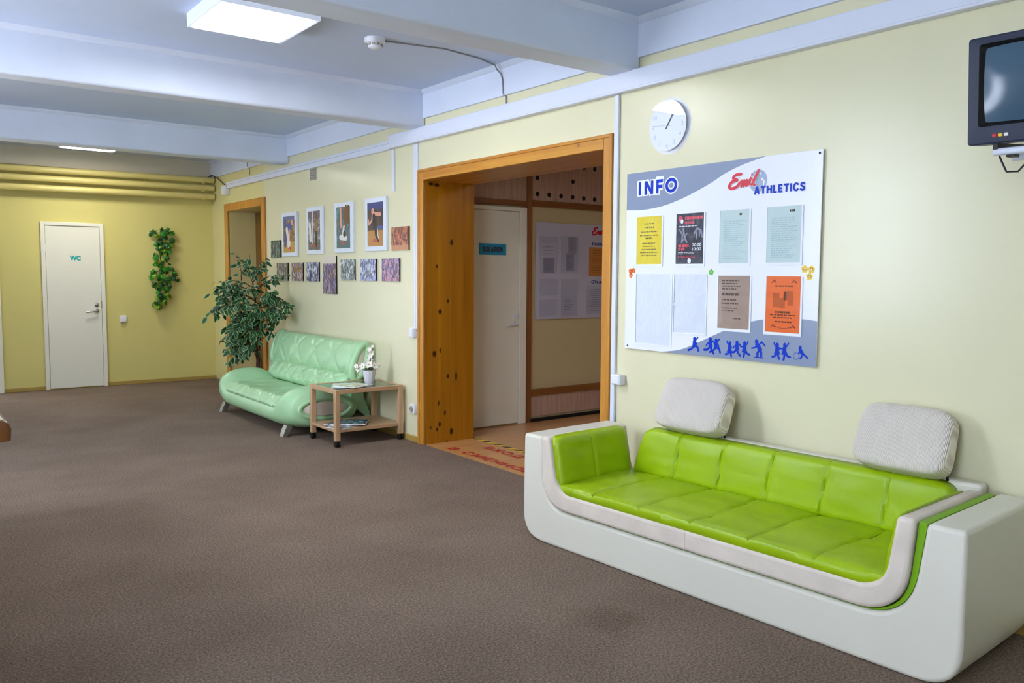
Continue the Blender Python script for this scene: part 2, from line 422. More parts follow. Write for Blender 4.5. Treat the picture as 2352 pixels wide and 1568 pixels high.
def round_poly(pts, r, n=8, closed=False):
    """rounds the inner corners of an open polyline (or every corner of a closed one)"""
    out = []
    L = len(pts)
    for i, p in enumerate(pts):
        if not closed and i in (0, L-1): out.append(tuple(p)); continue
        p = Vector(p); a = Vector(pts[(i-1) % L]); b = Vector(pts[(i+1) % L])
        rr = r[i] if isinstance(r, (list, tuple)) else r
        if rr <= 0: out.append(tuple(p)); continue
        u = (a-p).normalized(); v = (b-p).normalized()
        ang = u.angle(v); d = min(rr/math.tan(ang/2), (a-p).length*.49, (b-p).length*.49)
        q0 = p+u*d; q1 = p+v*d
        for k in range(n+1):
            t = k/n
            out.append(tuple((q0*(1-t)**2)+(p*2*t*(1-t))+(q1*t*t)))
    return out

def sm(a, b, x):
    t = max(0, min(1, (x-a)/(b-a))); return t*t*(3-2*t)

def edge(s, e):
    d = min(s, 1-s)/e
    return 1.0 if d >= 1 else math.sqrt(max(0, 1-(1-d)**2))

def pad(fn, nrm, th, ns, nt_, es, et, seams=(), cross=(), sw=.012, depth=.012, wr=0.0, seed=0, extra=None, taper=.0):
    """closed cushion: fn(s,t) base point, nrm outward, th thickness; seams = functions s0(t)"""
    n = Vector(nrm).normalized()
    top, bot = [], []
    for i in range(ns+1):
        s = i/ns; r1, r2 = [], []
        for j in range(nt_+1):
            t = j/nt_
            e = (edge(s, es)*edge(t, et))
            p = Vector(fn(s, t))
            g = sum(math.exp(-((s-f(t))/sw)**2) for f in seams)+sum(math.exp(-((t-c)/(sw*2.5))**2)*.7 for c in cross)
            o = th*e-depth*min(g, 1.2)*(1 if e > .9 else e)
            if wr: o += wr*e*mnoise.noise(Vector((s*9+seed, t*5, seed)))
            if extra: o += extra(s, t)*e
            r1.append(p+n*o); r2.append(p)
        top.append(r1); bot.append(r2)
    mb = MB(); mb.grid(top); mb.grid(bot)
    return mb

def weld(o, d=1e-4):
    bm = bmesh.new(); bm.from_mesh(o.data); bmesh.ops.remove_doubles(bm, verts=bm.verts, dist=d)
    bmesh.ops.recalc_face_normals(bm, faces=bm.faces); bm.to_mesh(o.data); bm.free()
    for p in o.data.polygons: p.use_smooth = True
    return o

# ------------------------------------------------------------------ the room
XL, XD, YF = -2.0, W+.48, -3.0       # far side with the windows, rear face of the thick wall, wall behind the viewer
struct('floor', MB().box(XL, W, YF, BY, -.06, 0), mt['carpet'], 'brown short pile carpet over the whole lobby floor', smooth=False)
fl = struct('floor_passage', MB().box(W, XD, 3.6, 5.72, -.06, .001), mt['oak'], 'light laminate floor strip inside the wooden doorway', smooth=False)
struct('floor_corridor', MB().box(XD, 8.0, 1.2, 6.2, -.06, 0), mt['corfloor'], 'reddish brown corridor floor beyond the doorway', smooth=False)
# wall with the doorway and the recess
w = MB()
w.box(W, XD, YF, 3.62, 0, CZ).box(W, XD, 3.62, 5.72, 2.135, CZ).box(W, XD, 5.72, 9.16, 0, CZ)
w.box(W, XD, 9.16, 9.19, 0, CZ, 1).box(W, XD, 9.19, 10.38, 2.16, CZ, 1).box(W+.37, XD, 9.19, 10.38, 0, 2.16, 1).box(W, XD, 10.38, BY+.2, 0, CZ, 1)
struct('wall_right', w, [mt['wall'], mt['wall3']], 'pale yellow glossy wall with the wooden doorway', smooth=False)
struct('wall_back', MB().box(XL, W, BY, BY+.2, 0, CZ), mt['wall2'], 'yellow far wall with the white lavatory door', smooth=False)
struct('wall_front', MB().box(XL, W, YF-.2, YF, 0, CZ), mt['wall'], 'yellow wall behind the viewer', smooth=False)
struct('ceiling', MB().box(-.6, XD, YF, BY+.2, CZ, CZ+.15).box(XL, -.6, YF, BY, 3.95, 4.1).box(-.75, -.6, YF, BY, CZ, 4.0), mt['ceil'], 'white ceiling between the beams', smooth=False)
struct('floor_recess', MB().box(W, W+.37, 9.19, 10.38, -.06, .001), mt['oak'], 'floor of the recess behind the ficus', smooth=False)
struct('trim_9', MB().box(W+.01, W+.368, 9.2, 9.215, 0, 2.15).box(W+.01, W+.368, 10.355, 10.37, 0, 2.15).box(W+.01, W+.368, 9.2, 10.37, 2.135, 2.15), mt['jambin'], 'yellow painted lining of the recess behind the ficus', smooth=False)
# wall with the windows: piers between tall openings
wins = [(-.6, 1.3), (4.42, 5.5), (7.3, 9.2)]
w = MB(); y = YF
for a, b in wins:
    w.box(XL-.25, XL, y, a, 0, 4.0).box(XL-.25, XL, a, b, 0, .5).box(XL-.25, XL, a, b, 3.62, 4.0); y = b
w.box(XL-.25, XL, y, BY, 0, 4.0)
struct('wall_left', w, mt['wall'], 'yellow window wall across the lobby', smooth=False)
for i, (a, b) in enumerate(wins):
    t = thing('window_%d' % (i+1), 'tall daylit window with a transom and white vertical blinds', 'window', (XL, (a+b)/2, .5), 0, None, 'structure')
    h = (b-a)/2
    f = MB()
    for yy in (-h, 0, h): f.box(-.2, -.1, yy-.035, yy+.035, 0, 3.12)
    for zz in (0, 2.1, 2.5, 3.05): f.box(-.2, -.1, -h, h, zz, zz+.07)
    f.build('window_frame', mt['white'], t, smooth=False)
    MB().box(-.19, -.185, -h, h, .0, 3.12).build('pane', [mt['pane1'], mt['paneb'], mt['panec']][i], t, smooth=False)
    s = MB(); random.seed(4+i)
    if i == 1:
        gaps = [(4.58, 4.66), (4.77, 4.86), (4.98, 5.08), (5.16, 5.35), (5.38, 5.44)]
        e = [a]+[q for g in gaps for q in g]+[b]
        iv = [(e[q]-(a+b)/2, e[q+1]-(a+b)/2) for q in range(0, len(e), 2)]
    else:
        n = 5; st = 2*h/n
        iv = [(-h+k*st, -h+k*st+st*(.42+.18*random.random())) for k in range(n)]
    for p, q in iv: s.box(-.075, -.070, p, q, .0, 3.1)
    s.build('blind_slats', mt['blind'], t, smooth=False)

# beams across the ceiling
for i, (y0, y1) in enumerate([(-1.85, -1.63), (.72, .94), (3.37, 3.58), (5.69, 5.87), (8.42, 8.62)]):
    b = MB().box(-.6, W, y0, y1, 2.52, CZ)
    b.build('trim_%d' % (i+1), mt['beam'], None, bevel=.018, seg=3)
    o = bpy.data.objects['trim_%d' % (i+1)]
    tag(o, 'white plastered ceiling beam, number %d from behind the viewer' % (i+1), 'beam', kind='structure')
    c = MB()
    for (yy, sgn) in ((y0, -1), (y1, 1)):
        c.prism([(yy, 2.772), (yy+sgn*.004, 2.772), (yy+sgn*.014, 2.778), (yy+sgn*.03, CZ-.006), (yy+sgn*.034, CZ), (yy, CZ)], .6, -W)
    cc = c.build('moulding', mt['beam'], o)
    cc.rotation_euler = (0, 0, PI/2)
struct('trim_6', MB().box(W-.022, W, YF, BY, 2.592, CZ).prism([(W-.06, CZ), (W-.05, CZ-.012), (W-.03, CZ-.024), (W-.02, CZ-.03), (W, CZ-.03), (W, CZ)], YF, BY),
       mt['beam'], 'white cornice band along the top of the doorway wall')
struct('trim_17', MB().box(XL, W-.022, BY-.022, BY, 2.592, CZ), mt['cream_band'], 'off-white cornice band along the top of the far wall', smooth=False)
struct('baseboard_back', MB().box(XL, W, BY-.016, BY, 0, .045), mt['plinth'], 'yellowish wooden skirting of the far wall', bevel=.005)
struct('baseboard_right', MB().box(W-.016, W, 5.79, 9.13, 0, .05).box(W-.016, W, YF, 3.5, 0, .05), mt['plinth'], 'yellowish skirting of the doorway wall', bevel=.005)

# ---- wooden lining of the doorway
kn = [(5.72-.0, 3.62+.2, 0, 0)]
def K(x, z, r=.014, el=1.5): return ((x, 5.70, z), r, el)
knots = [K(3.70, 1.635, .02), K(3.56, 1.44, .012), K(3.665, 1.16, .014), K(3.59, 1.075, .02, 1.3), K(3.535, .735, .022), K(3.59, .76, .01, 3),
         K(3.665, .545, .016), K(3.745, .54, .012, 4), K(3.585, .155, .016), K(3.56, .115, .013), K(3.50, .135, .008, 2), K(3.635, .245, .012, 2.2), K(3.70, .085, .022, 1.6), K(3.655, -.01, .01, 4), K(3.575, .33, .009, 3), K(3.56, 2.085, .03, .6), K(3.505, 2.09, .03, .6)]
mt['pinejamb'] = wood_mat('pine_boards_with_knots', (182, 120, 18), (148, 90, 4), 'Z', 11, .38, knots)
j = MB()
for k in range(4): j.box(W+.118*k+.0008, W+.118*(k+1)-.0002, 5.70, 5.72, 0, 2.135)
struct('trim_10', j, mt['pinejamb'], 'knotty pine board jamb of the doorway beside the laminate strip', bevel=.0012, seg=2)
j = MB()
for k in range(4): j.box(W+.118*k+.0008, W+.118*(k+1)-.0002, 3.62, 3.64, 0, 2.135)
struct('trim_11', j, mt['pine'], 'pine board jamb of the doorway behind the lime settee', bevel=.003, seg=2)
struct('trim_12', MB().box(W, W+.475, 3.62, 5.72, 2.115, 2.135), mt['pineh'], 'pine soffit of the doorway', bevel=.003, seg=2)
c = MB().box(W-.022, W, 5.70, 5.78, 0, 2.2).box(W-.022, W, 3.56, 3.64, 0, 2.2)
c.box(W-.03, W-.02, 5.755, 5.78, 0, 2.2).box(W-.03, W-.02, 3.56, 3.585, 0, 2.2)
struct('trim_7', c, mt['pine'], 'upright pine casings of the wide doorway', bevel=.006)
struct('trim_8', MB().box(W-.0225, W, 3.64, 5.70, 2.115, 2.2).box(W-.03, W-.02, 3.585, 5.755, 2.178, 2.2), mt['pineh'], 'knotty pine header casing of the wide doorway', bevel=.006)
# ---- recess with brown casing behind the ficus
c = MB().box(W-.022, W, 10.36, 10.47, 0, 2.23).box(W-.022, W, 9.11, 9.215, 0, 2.23).box(W-.022, W, 9.215, 10.36, 2.135, 2.23)
struct('trim_13', c, mt['pine'], 'brown wooden casing round the recess behind the ficus', bevel=.006)
d = tag(MB().box(W+.33, W+.368, 9.22, 10.35, 0, 2.13).build('door_3', mt['doordark'], None, bevel=.004), 'dark brown door deep in the recess behind the ficus', 'door', kind='structure')

# ---- corridor beyond the doorway
CY = 6.05
w = MB().box(XD, 8.0, CY, CY+.15, 0, 2.7)
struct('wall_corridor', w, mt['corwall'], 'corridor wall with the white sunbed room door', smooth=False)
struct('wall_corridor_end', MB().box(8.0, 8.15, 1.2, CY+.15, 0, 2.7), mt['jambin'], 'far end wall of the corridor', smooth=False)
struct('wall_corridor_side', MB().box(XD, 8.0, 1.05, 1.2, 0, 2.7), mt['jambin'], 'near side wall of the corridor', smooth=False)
struct('ceiling_corridor', MB().box(XD, 8.0, 1.2, CY+.15, 2.7, 2.8), mt['ceil'], 'corridor ceiling', smooth=False)
p = struct('trim_14', MB().box(XD, 4.74, CY-.012, CY, 2.05, 2.7).box(4.785, 8, CY-.012, CY, 2.065, 2.7).box(4.785, 8, CY-.012, CY, .05, .245), mt['ply'], 'brownish plywood cladding of the corridor wall', smooth=False)
hl = MB()
for (x, z) in [(4.861, 2.269), (4.863, 2.122), (5.003, 2.122), (5.149, 2.121), (5.295, 2.119), (5.437, 2.116), (5.578, 2.113), (5.296, 2.265), (5.294, 2.408), (5.435, 2.406), (5.575, 2.404), (5.72, 2.11), (5.72, 2.40), (5.87, 2.26)]:
    hl.lathe([(.0, -.0005), (.021, -.0005), (.021, .001)], 20, (x, CY-.0125, z), 'Y')
hl.build('drilled_holes', mt['dark'], p, smooth=False, fixn=False)
r = MB().box(4.735, 4.79, CY-.03, CY, 0, 2.7)
struct('trim_15', r, mt['railv'], 'brown upright batten between the sunbed room door and the notice board', bevel=.004)
struct('trim_16', MB().box(XD, 4.735, CY-.028, CY, 2.0, 2.05).box(4.79, 8, CY-.028, CY, 2.005, 2.06).box(4.79, 8, CY-.028, CY, .245, .31), mt['rail'], 'brown horizontal battens of the corridor wall', bevel=.004)
struct('baseboard_corridor', MB().box(4.79, 8, CY-.03, CY, 0, .03), mt['dark'], 'dark skirting of the corridor wall', bevel=.004)
ld = thing('ceiling_light', 'added unseen square lamp lighting the corridor beyond the doorway', 'lamp', (5.3, 3.6, 2.7))  # added out of view to give the corridor some light
MB().box(-.3, .3, -.3, .3, -.06, 0).build('lamp_frame', mt['white'], ld, bevel=.005)
MB().box(-.27, .27, -.27, .27, -.064, -.061).build('diffuser', mt['lamp3'], ld, smooth=False)

def lever_door(name, label, loc, lx0, lx1, H, fx0, fx1, FH, hx, hz, metal, mat, hinges=True, locks=True, wc=False):
    t = thing(name, label, 'door', loc, 0, None, 'structure')
    f = MB().box(fx0, lx0-.003, -.035, 0, 0, FH).box(lx1+.003, fx1, -.035, 0, 0, FH).box(lx0-.003, lx1+.003, -.035, 0, H+.003, FH)
    f.build('door_frame', mat, t, bevel=.005)
    lf = MB().box(lx0, lx1, -.022, -.0, .012, H).build('door_leaf', mat, t, bevel=.003)
    if hinges:
        for z in (.25, H-.26):
            MB().tube([(lx0-.002, -.026, z-.05), (lx0-.002, -.026, z+.05)], .008, 8).build('hinge', mt['white'], t)
    if locks:
        MB().box(lx1-.004, lx1+.004, -.0365, -.03, hz+.03, hz+.12).build('strike_plate', metal, t)
        MB().lathe([(.0, .0), (.026, .0), (.026, .008), (.012, .012), (.0, .012)], 20, (hx, -.022, hz+.075), 'Y').build('lock_rosette', metal, t)
    h = MB().lathe([(.0, .0), (.026, .0), (.026, .008), (.0, .009)], 20, (hx, -.022, hz), 'Y')
    h.tube([(hx, -.03, hz), (hx, -.066, hz), (hx-.02, -.072, hz), (hx-.125, -.070, hz-.012)], [.011, .011, .011, .009], 10)
    h.build('door_handle', metal, t)
    return t
d1 = lever_door('door_1', 'white flush lavatory door with teal letters and a chrome lever', (0, BY, 0), 1.525, 2.098, 1.915, 1.478, 2.145, 1.96, 2.045, .915, mt['chrome'], mt['whitewood'])
put_text(MB(), 'WC', 1.772, 1.514, -.0235, .118, .060, .07).build('lettering', mt['teal'], d1, smooth=False)
d4 = lever_door('door_4', 'white sunbed room door with a cyan sign in the corridor', (0, CY, 0), 4.09, 4.645, 1.945, 4.045, 4.728, 1.985, 4.60, .93, mt['potw'], mt['whitewood'], hinges=False)
sg = tag(MB().box(4.20, 4.492, -.03, -.0225, 1.552, 1.652).build('door_sign', mt['cyan'], d4, bevel=.002), 'cyan rectangular sign')
block_text(MB(), 'SOLARIEN', 4.236, 1.578, -.0308, .215, .046, .22).build('lettering', mt['ink'], sg, smooth=False)
# daylit door at the edge of the far wall
d2 = thing('door_2', 'white framed glazed door beside the lavatory door', 'door', (0, BY, 0), 0, None, 'structure')
MB().box(.99, 1.06, -.04, 0, 0, 2.08).box(.1, .17, -.04, 0, 0, 2.08).box(.17, .99, -.04, 0, 2.0, 2.08).box(.17, .99, -.03, 0, 0, .25).box(.55, .61, -.03, 0, .25, 2.0).build('door_frame', mt['whitewood'], d2, bevel=.004)
MB().box(.17, .99, -.012, -.002, .25, 2.0).build('pane', mt['pane2'], d2, smooth=False)

# hazard tape and lettering on the laminate strip (floor marks)
tp = tag(MB().box(3.908, 3.952, 3.66, 5.695, .001, .0022).build('hazard_tape', mt['hazard'], None, smooth=False), 'yellow and black hazard tape across the far edge of the laminate strip', 'tape')
lt = MB()
vs = block_text(MB(), 'В СМЕННОЙ', 0, 0, 0, 1.06, .080, .27)
lt.add([(W+.062+p.z, 5.485-p.x, .0022-p.y) for p in vs.v], vs.f)
vs = block_text(MB(), 'ВХОД', 0, 0, 0, .47, .080, .27)
lt.add([(W+.305+p.z, 5.335-p.x, .0022-p.y) for p in vs.v], vs.f)
lt.build('floor_lettering', mt['redpaint'], fl, smooth=False, fixn=False)

# ------------------------------------------------------------------ lamps, trunking, pipes, small fittings
def ceiling_lamp(label, x0, x1, y0, y1, m):
    cx, cy = (x0+x1)/2, (y0+y1)/2; hx, hy = (x1-x0)/2, (y1-y0)/2
    t = thing('ceiling_light', label, 'lamp', (cx, cy, CZ), 0)
    f = MB().box(-hx-.028, hx+.028, -hy-.028, hy+.028, -.075, 0)
    f.build('lamp_frame', mt['lampframe'], t, bevel=.004)
    MB().box(-hx, hx, -hy, hy, -.0795, -.0752).build('diffuser', m, t, smooth=False)
    return t
ceiling_lamp('bright square ceiling lamp between the second and third beams, near the smoke detector', 1.43, 1.912, 4.30, 4.81, mt['lamp'])
ceiling_lamp('ceiling lamp beyond the last beam, above the lavatory door side', 1.62, 2.12, 9.74, 10.24, mt['lamp2'])

t = thing('smoke_detector', 'small white round smoke detector on the ceiling', 'smoke detector', (2.45, 4.63, CZ))
MB().lathe([(.0, 0), (.062, 0), (.062, -.022), (.056, -.03), (0, -.03)], 28).build('base', mt['white'], t)
MB().lathe([(.0, -.03), (.046, -.03), (.042, -.05), (.028, -.062), (0, -.064)], 28).build('sensor_head', mt['white'], t)
mb = MB()
for k in range(10):
    a = 2*PI*k/10; mb.box(-.009, .009, .043, .0465, -.047, -.034, mtx=Matrix.Rotation(a, 4, 'Z'))
mb.build('vent_slots', mt['vent'], t, smooth=False)
tag(MB().tube([(2.51, 4.63, CZ-.004), (2.9, 4.55, CZ-.004), (3.2, 4.60, CZ-.004), (3.37, 4.655, CZ-.012), (W-.066, 4.655, CZ-.035), (W-.03, 4.655, CZ-.06), (W-.028, 4.64, 2.70), (W-.028, 4.63, 2.60), (W-.006, 4.625, 2.585), (W-.006, 4.622, 2.53)], .005, 6).build('cable', mt['cable']),
    'thin grey cable from the smoke detector down the wall', 'cable')
tag(MB().tube([(W-.028, 9.60, 2.68), (W-.028, 9.598, 2.61), (W-.008, 9.588, 2.585), (W-.006, 9.583, 2.51)], .005, 6).build('cable', mt['cable']),
    'short grey cable hanging from the cornice beyond the last beam', 'cable')
mb = MB()
for k in range(2):
    mb.tube([(W-.03-.02*k, BY-.02, 2.60+.01*k), (W-.03-.015*k, BY-.12, 2.62), (W-.022, BY-.32, 2.56), (W-.014, BY-.53, 2.47)], .005, 6)
tag(mb.build('cable_bundle', mt['black']), 'black cables curving out of the wall corner above the pipes', 'cable')

t = thing('cable_trunking', 'wide white cable trunking running along the top of the doorway wall', 'trunking', (W, 1.6, 2.47))
MB().box(-.05, -.001, -4.5, 4.60, -.056, .054).build('channel', mt['trunk'], t, bevel=.005)
MB().box(-.0525, -.0495, -4.5, 4.60, -.044, .046).build('cover', mt['trunk'], t, bevel=.001)
t = thing('cable_trunking', 'narrow white cable trunking above the framed pictures', 'trunking', (W, 8.2, 2.445))
MB().box(-.036, -.001, -1.99, 2.10, -.034, .03).build('channel', mt['trunk'], t, bevel=.004)
MB().box(-.048, -.001, -1.99, 2.10, .012, .036).build('cover', mt['trunk'], t, bevel=.003)
t = thing('junction_box', 'small white junction box at the end of the narrow trunking', 'box', (W, 10.375, 2.395))
MB().box(-.06, -.001, -.07, .07, -.055, .055).build('wall_mount_body', mt['white'], t, bevel=.006)
MB().box(-.065, -.06, -.06, .06, -.045, .045).build('lid', mt['white'], t, bevel=.003)
t = thing('cable_conduit', 'short white conduit hanging from the trunking above the pictures', 'conduit', (W, 6.191, 0))
MB().box(-.016, -.001, -.019, .019, 2.062, 2.41).build('wall_mount_channel', mt['trunk'], t, bevel=.003)
t = thing('cable_conduit', 'white double conduit beside the pine casing of the doorway', 'conduit', (W, 5.818, 0))
MB().box(-.018, -.001, .004, .030, .935, 2.412).build('wall_mount_channel', mt['trunk'], t, bevel=.003)
MB().box(-.018, -.001, -.030, .0, .935, 2.412).build('wall_mount_channel', mt['trunk'], t, bevel=.003)
t = thing('cable_conduit', 'tall white conduit between the doorway and the information board', 'conduit', (W, 3.541, 0))
MB().box(-.018, -.001, -.018, .0165, .30, 2.412).build('wall_mount_channel', mt['trunk'], t, bevel=.003)
t = thing('junction_box', 'white box at the foot of the double conduit', 'box', (W, 5.868, .90))
MB().box(-.034, -.001, -.036, .036, -.04, .04).build('wall_mount_body', mt['white'], t, bevel=.005)
MB().box(-.04, -.034, -.028, .028, -.03, .03).build('lid', mt['white'], t, bevel=.002)
t = thing('junction_box', 'white box on the conduit above the lime settee', 'box', (W, 3.482, .765))
MB().box(-.05, -.001, -.036, .04, -.03, .03).build('wall_mount_body', mt['white'], t, bevel=.006)
MB().box(-.054, -.05, -.028, .032, -.022, .022).build('lid', mt['white'], t, bevel=.002)
t = thing('power_socket', 'white power socket low on the wall beside the pine casing', 'socket', (W, 5.868, .275), RW)
MB().box(-.038, .038, -.03, -.001, -.038, .038).build('wall_mount_body', mt['white'], t, bevel=.006)
MB().lathe([(.0, .012), (.02, .012), (.02, 0), (.026, -.003), (.026, .004)], 24, (0, -.03, 0), 'Y').build('socket_well', mt['vent'], t)
for x in (-.009, .009): MB().disc(x, 0, .0035, -.0425).build('pin_hole', mt['dark'], t, smooth=False)
t = thing('light_switch', 'white light switch on the yellow wall beside the lavatory door', 'switch', (2.337, BY, .812))
MB().box(-.036, .036, -.03, 0, -.042, .042).build('wall_mount_body', mt['white'], t, bevel=.005)
MB().box(-.026, .026, -.037, -.029, -.031, .031).build('rocker', mt['white'], t, bevel=.003)
t = thing('ventilation_grille', 'small grey ventilation grille under the narrow trunking', 'grille', (W, 7.825, 2.375), RW)
MB().box(-.07, .07, -.003, -.0005, -.075, .036).build('backing', mt['dark'], t)
mb = MB()
for k in range(6): mb.box(-.07+k*.0265, -.056+k*.0265, -.008, -.001, -.075, .036)
for k in range(5): mb.box(-.07, .077, -.007, -.001, -.075+k*.0253, -.061+k*.0253)
mb.build('grille', mt['vent'], t, smooth=False)
for k, (z, nm, yy) in enumerate([(2.543, 'topmost', BY-.13), (2.444, 'middle', BY-.13), (2.336, 'lowest', BY-.13)]):
    t = thing('pipe', '%s of the three yellow painted pipes along the far wall' % nm, 'pipe', (0, yy, z), 0, 'yellow pipes along the far wall')
    MB().tube([(XL+.02, 0, -.02), (.8, 0, -.012), (W-.02, 0, .012)], .037, 20).build('pipe_run', mt['pipe'], t)
    for x in (-.8, .95, 3.3): MB().tube([(x-.012, 0, 0), (x+.012, 0, 0)], .041, 20).box(x-.012, x+.012, 0, .128, -.012, .012).build('wall_mount', mt['pipe'], t)

# counter at the edge of the view; unseen length extended to block low window light
t = thing('reception_counter', 'wooden counter with a pale top and dark brown rounded edge', 'counter', (-.35, 2.75, 0))
CX0, CX1, CYa, CYb = -.75, .548, -.66, 2.6
pl = round_poly([(CX0, CYa), (CX1, CYa), (CX1, CYb), (CX0, CYb)], [0.001, .012, .02, .001], 6, True)
mb = MB(); n = len(pl)
mb.add([(x, y, .999+.051) for x, y in pl], [tuple(range(n))]); mb.build('counter_top', mt['counter'], t, smooth=False)
mb = MB(); rings = []
for dz, dr in [(1.0495, 0.0), (1.047, -.006), (1.041, -.011), (1.03, -.014), (1.005, -.012), (1.002, -.004)]:
    rings.append([Vector((x*(1-dr/max(abs(x), .3)) if abs(x) > .3 else x, y*(1-dr/max(abs(y), .3)) if abs(y) > .3 else y, dz)) for x, y in pl])
mb.grid(rings, close=True); mb.add([(x, y, 1.002) for x, y in pl], [tuple(range(n))])
mb.build('edge_band', mt['counteredge'], t)
MB().box(CX0+.05, CX1-.24, CYa+.25, CYb-.05, 0, 1.002).build('counter_body', mt['counteredge'], t, bevel=.004)

# ------------------------------------------------------------------ lime settee
SA = math.atan2(.11, 2.03)
so = thing('settee', 'white tub settee with a lime green leather seat against the pale yellow wall', 'sofa', (2.65, 3.33, 0), -(PI/2-SA))
inner = round_poly([(.084, .55), (.097, .188), (1.955, .188), (2.004, .55)], [0, .22, .22, 0], 10)
outer = round_poly([(2.13, .55), (2.133, .0), (-.062, .0), (-.052, .55)], [0, .15, .15, 0], 8)
MB().prism(inner+outer, 0, .63).build('shell', mt['shell'], so, bevel=.016, seg=4)
MB().box(.45, 1.95, .60, .668, .12, .572).build('back_shell', mt['shell'], so, bevel=.014, seg=3)
sl = MB().tube([(2.131, .33, .18), (2.134, .335, .3), (2.128, .30, .12), (2.118, .25, .06)][1:], .0012, 6)
c2 = round_poly([(.089, .548), (.102, .194), (1.94, .194), (1.973, .548)], [0, .20, .20, 0], 10)
in2 = round_poly([(.085, .546), (.098, .190), (1.953, .190), (2.002, .546)], [0, .22, .22, 0], 10)
MB().prism(in2+c2[::-1], .012, .60).build('lining', mt['limed'], so, bevel=.004, seg=2)
c3 = round_poly([(.150, .556), (.205, .288), (1.868, .288), (1.907, .556)], [0, .11, .11, 0], 10)
c2b = round_poly([(.091, .556), (.104, .197), (1.937, .197), (1.970, .556)], [0, .20, .20, 0], 10)
lb = MB().prism(c2b+c3[::-1], -.012, .575).build('seat_border', mt['cream'], so, bevel=.016, seg=4)
sb = MB()
sb.box(1.008, 1.012, -.0135, -.0115, .205, .28); sb.build('border_seam', mt['cream'], lb, smooth=False)
# seat cushion, six sections
seams = [(lambda t, k=k: k/6+.012*math.sin(5*t+k*2.1)*t) for k in range(1, 6)]
def seat_fn(s, t):
    x = .165+s*(1.905-.165)-.02*(1-t); y = -.006+t*.565
    return (x, y, .283+.012*t)
o = pad(seat_fn, (0, 0, 1), .043, 192, 30, .022, .07, seams, (), .0035, .010, .010, 3.3,
        extra=lambda s, t: .006*math.sin(PI*((s*6) % 1))*math.sin(PI*t)-.010*sm(.9, 1.0, t)-.004*math.exp(-((t-.5-.03*math.sin(s*19))/.03)**2)*(.4+.6*math.sin(s*40)**2)).build('seat_cushion', mt['lime'], so)
weld(o)
def seam_lines(o, fn, nrm, th, fs, et, name='seam', lift=.0006):
    n = Vector(nrm).normalized()
    for f in fs:
        P = []
        for j in range(25):
            t = .03+.94*j/24
            e = edge(t, et)
            P.append(Vector(fn(f(t), t))+n*((th-.0105)*e+lift))
        MB().tube(P, .0019, 5).build(name, mt['seam'], o)
seam_lines(o, seat_fn, (0, 0, 1), .043, seams, .07)
# arm pad
def arm_fn(side):
    def f(s, t):                                    # s along depth, t upwards
        y = .002+s*.545; z = .30+t*.262
        x0, x1 = (.192, .140) if side < 0 else (1.878, 1.915)
        z -= .03*(1-edge(s, .12))*(t if t > .5 else 0)
        return (x0+(x1-x0)*t, y-.028*(1-t)*0 , z)
    return f
for side in (-1, 1):
    o = pad(arm_fn(side), (-side, 0, .12), .045 if side < 0 else .03, 40, 20, .07, .16, (lambda t: .47,), (), .012, .010, .006, 7+side).build('arm_cushion', mt['lime'], so)
    weld(o)
# back cushion
bseams = [(lambda t, k=k: k/6+.004*math.sin(4*t+k)) for k in range(1, 6)]
def back_fn(s, t):
    xl = .225+.06*t; xr = 1.885-.015*t
    x = xl+(xr-xl)*s; z = .305+t*.265
    if t > .6: z -= .05*(1-edge(s, .05))*(t-.6)/.4
    return (x, .565+.035*t, z)
o = pad(back_fn, (0, -1, .1), .05, 192, 22, .016, .14, bseams, (), .0035, .010, .003, 5.1,
        extra=lambda s, t: .006*math.sin(PI*((s*6) % 1))*math.sin(PI*t)).build('back_cushion', mt['lime'], so)
weld(o)
seam_lines(o, back_fn, (0, -1, .1), .05, bseams, .14)
# headrests
def rbox_pts(a, b, c, n=10, e=5.0):
    """superellipsoid-like pillow"""
    P = []
    for i in range(n*2+1):
        th = -PI/2+PI*i/(2*n); row = []
        for k in range(n*4):
            ph = 2*PI*k/(4*n)
            f = lambda v, q: math.copysign(abs(v)**(2/q), v)
            row.append(Vector((a*f(math.cos(th), e)*f(math.cos(ph), e), b*f(math.cos(th), e)*f(math.sin(ph), e), c*f(math.sin(th), e))))
        P.append(row)
    return P
for (x0, x1, v0, lab) in [(.378, .785, .580, 'a'), (1.465, 1.845, .566, 'b')]:
    hw = (x1-x0)/2; cx = (x0+x1)/2
    hr = bpy.data.objects.new('headrest', None); C.objects.link(hr); hr.parent = so; hr.location = (cx, v0+.022, .708); hr.rotation_euler = (math.radians(-25), 0, 0)
    rows = rbox_pts(hw, .062, .138, 20, 5.2)
    for row in rows:
        for p in row:
            p.y *= (1.12-.9*p.z) if p.y > 0 else 1.0
            p.x *= 1+.10*(-p.z/.128)*.25
    MB().grid(rows, close=True).build('cushion', mt['cord'], hr)
    for s in (-1, 1):
        xr = s*hw*.62+.05*(s > 0)
        MB().tube([(xr, .045, -.09), (xr, .078, -.125), (xr, .088, -.145), (xr, .106, -.185)], .006, 8).build('bracket_rod', mt['blackmetal'], hr)

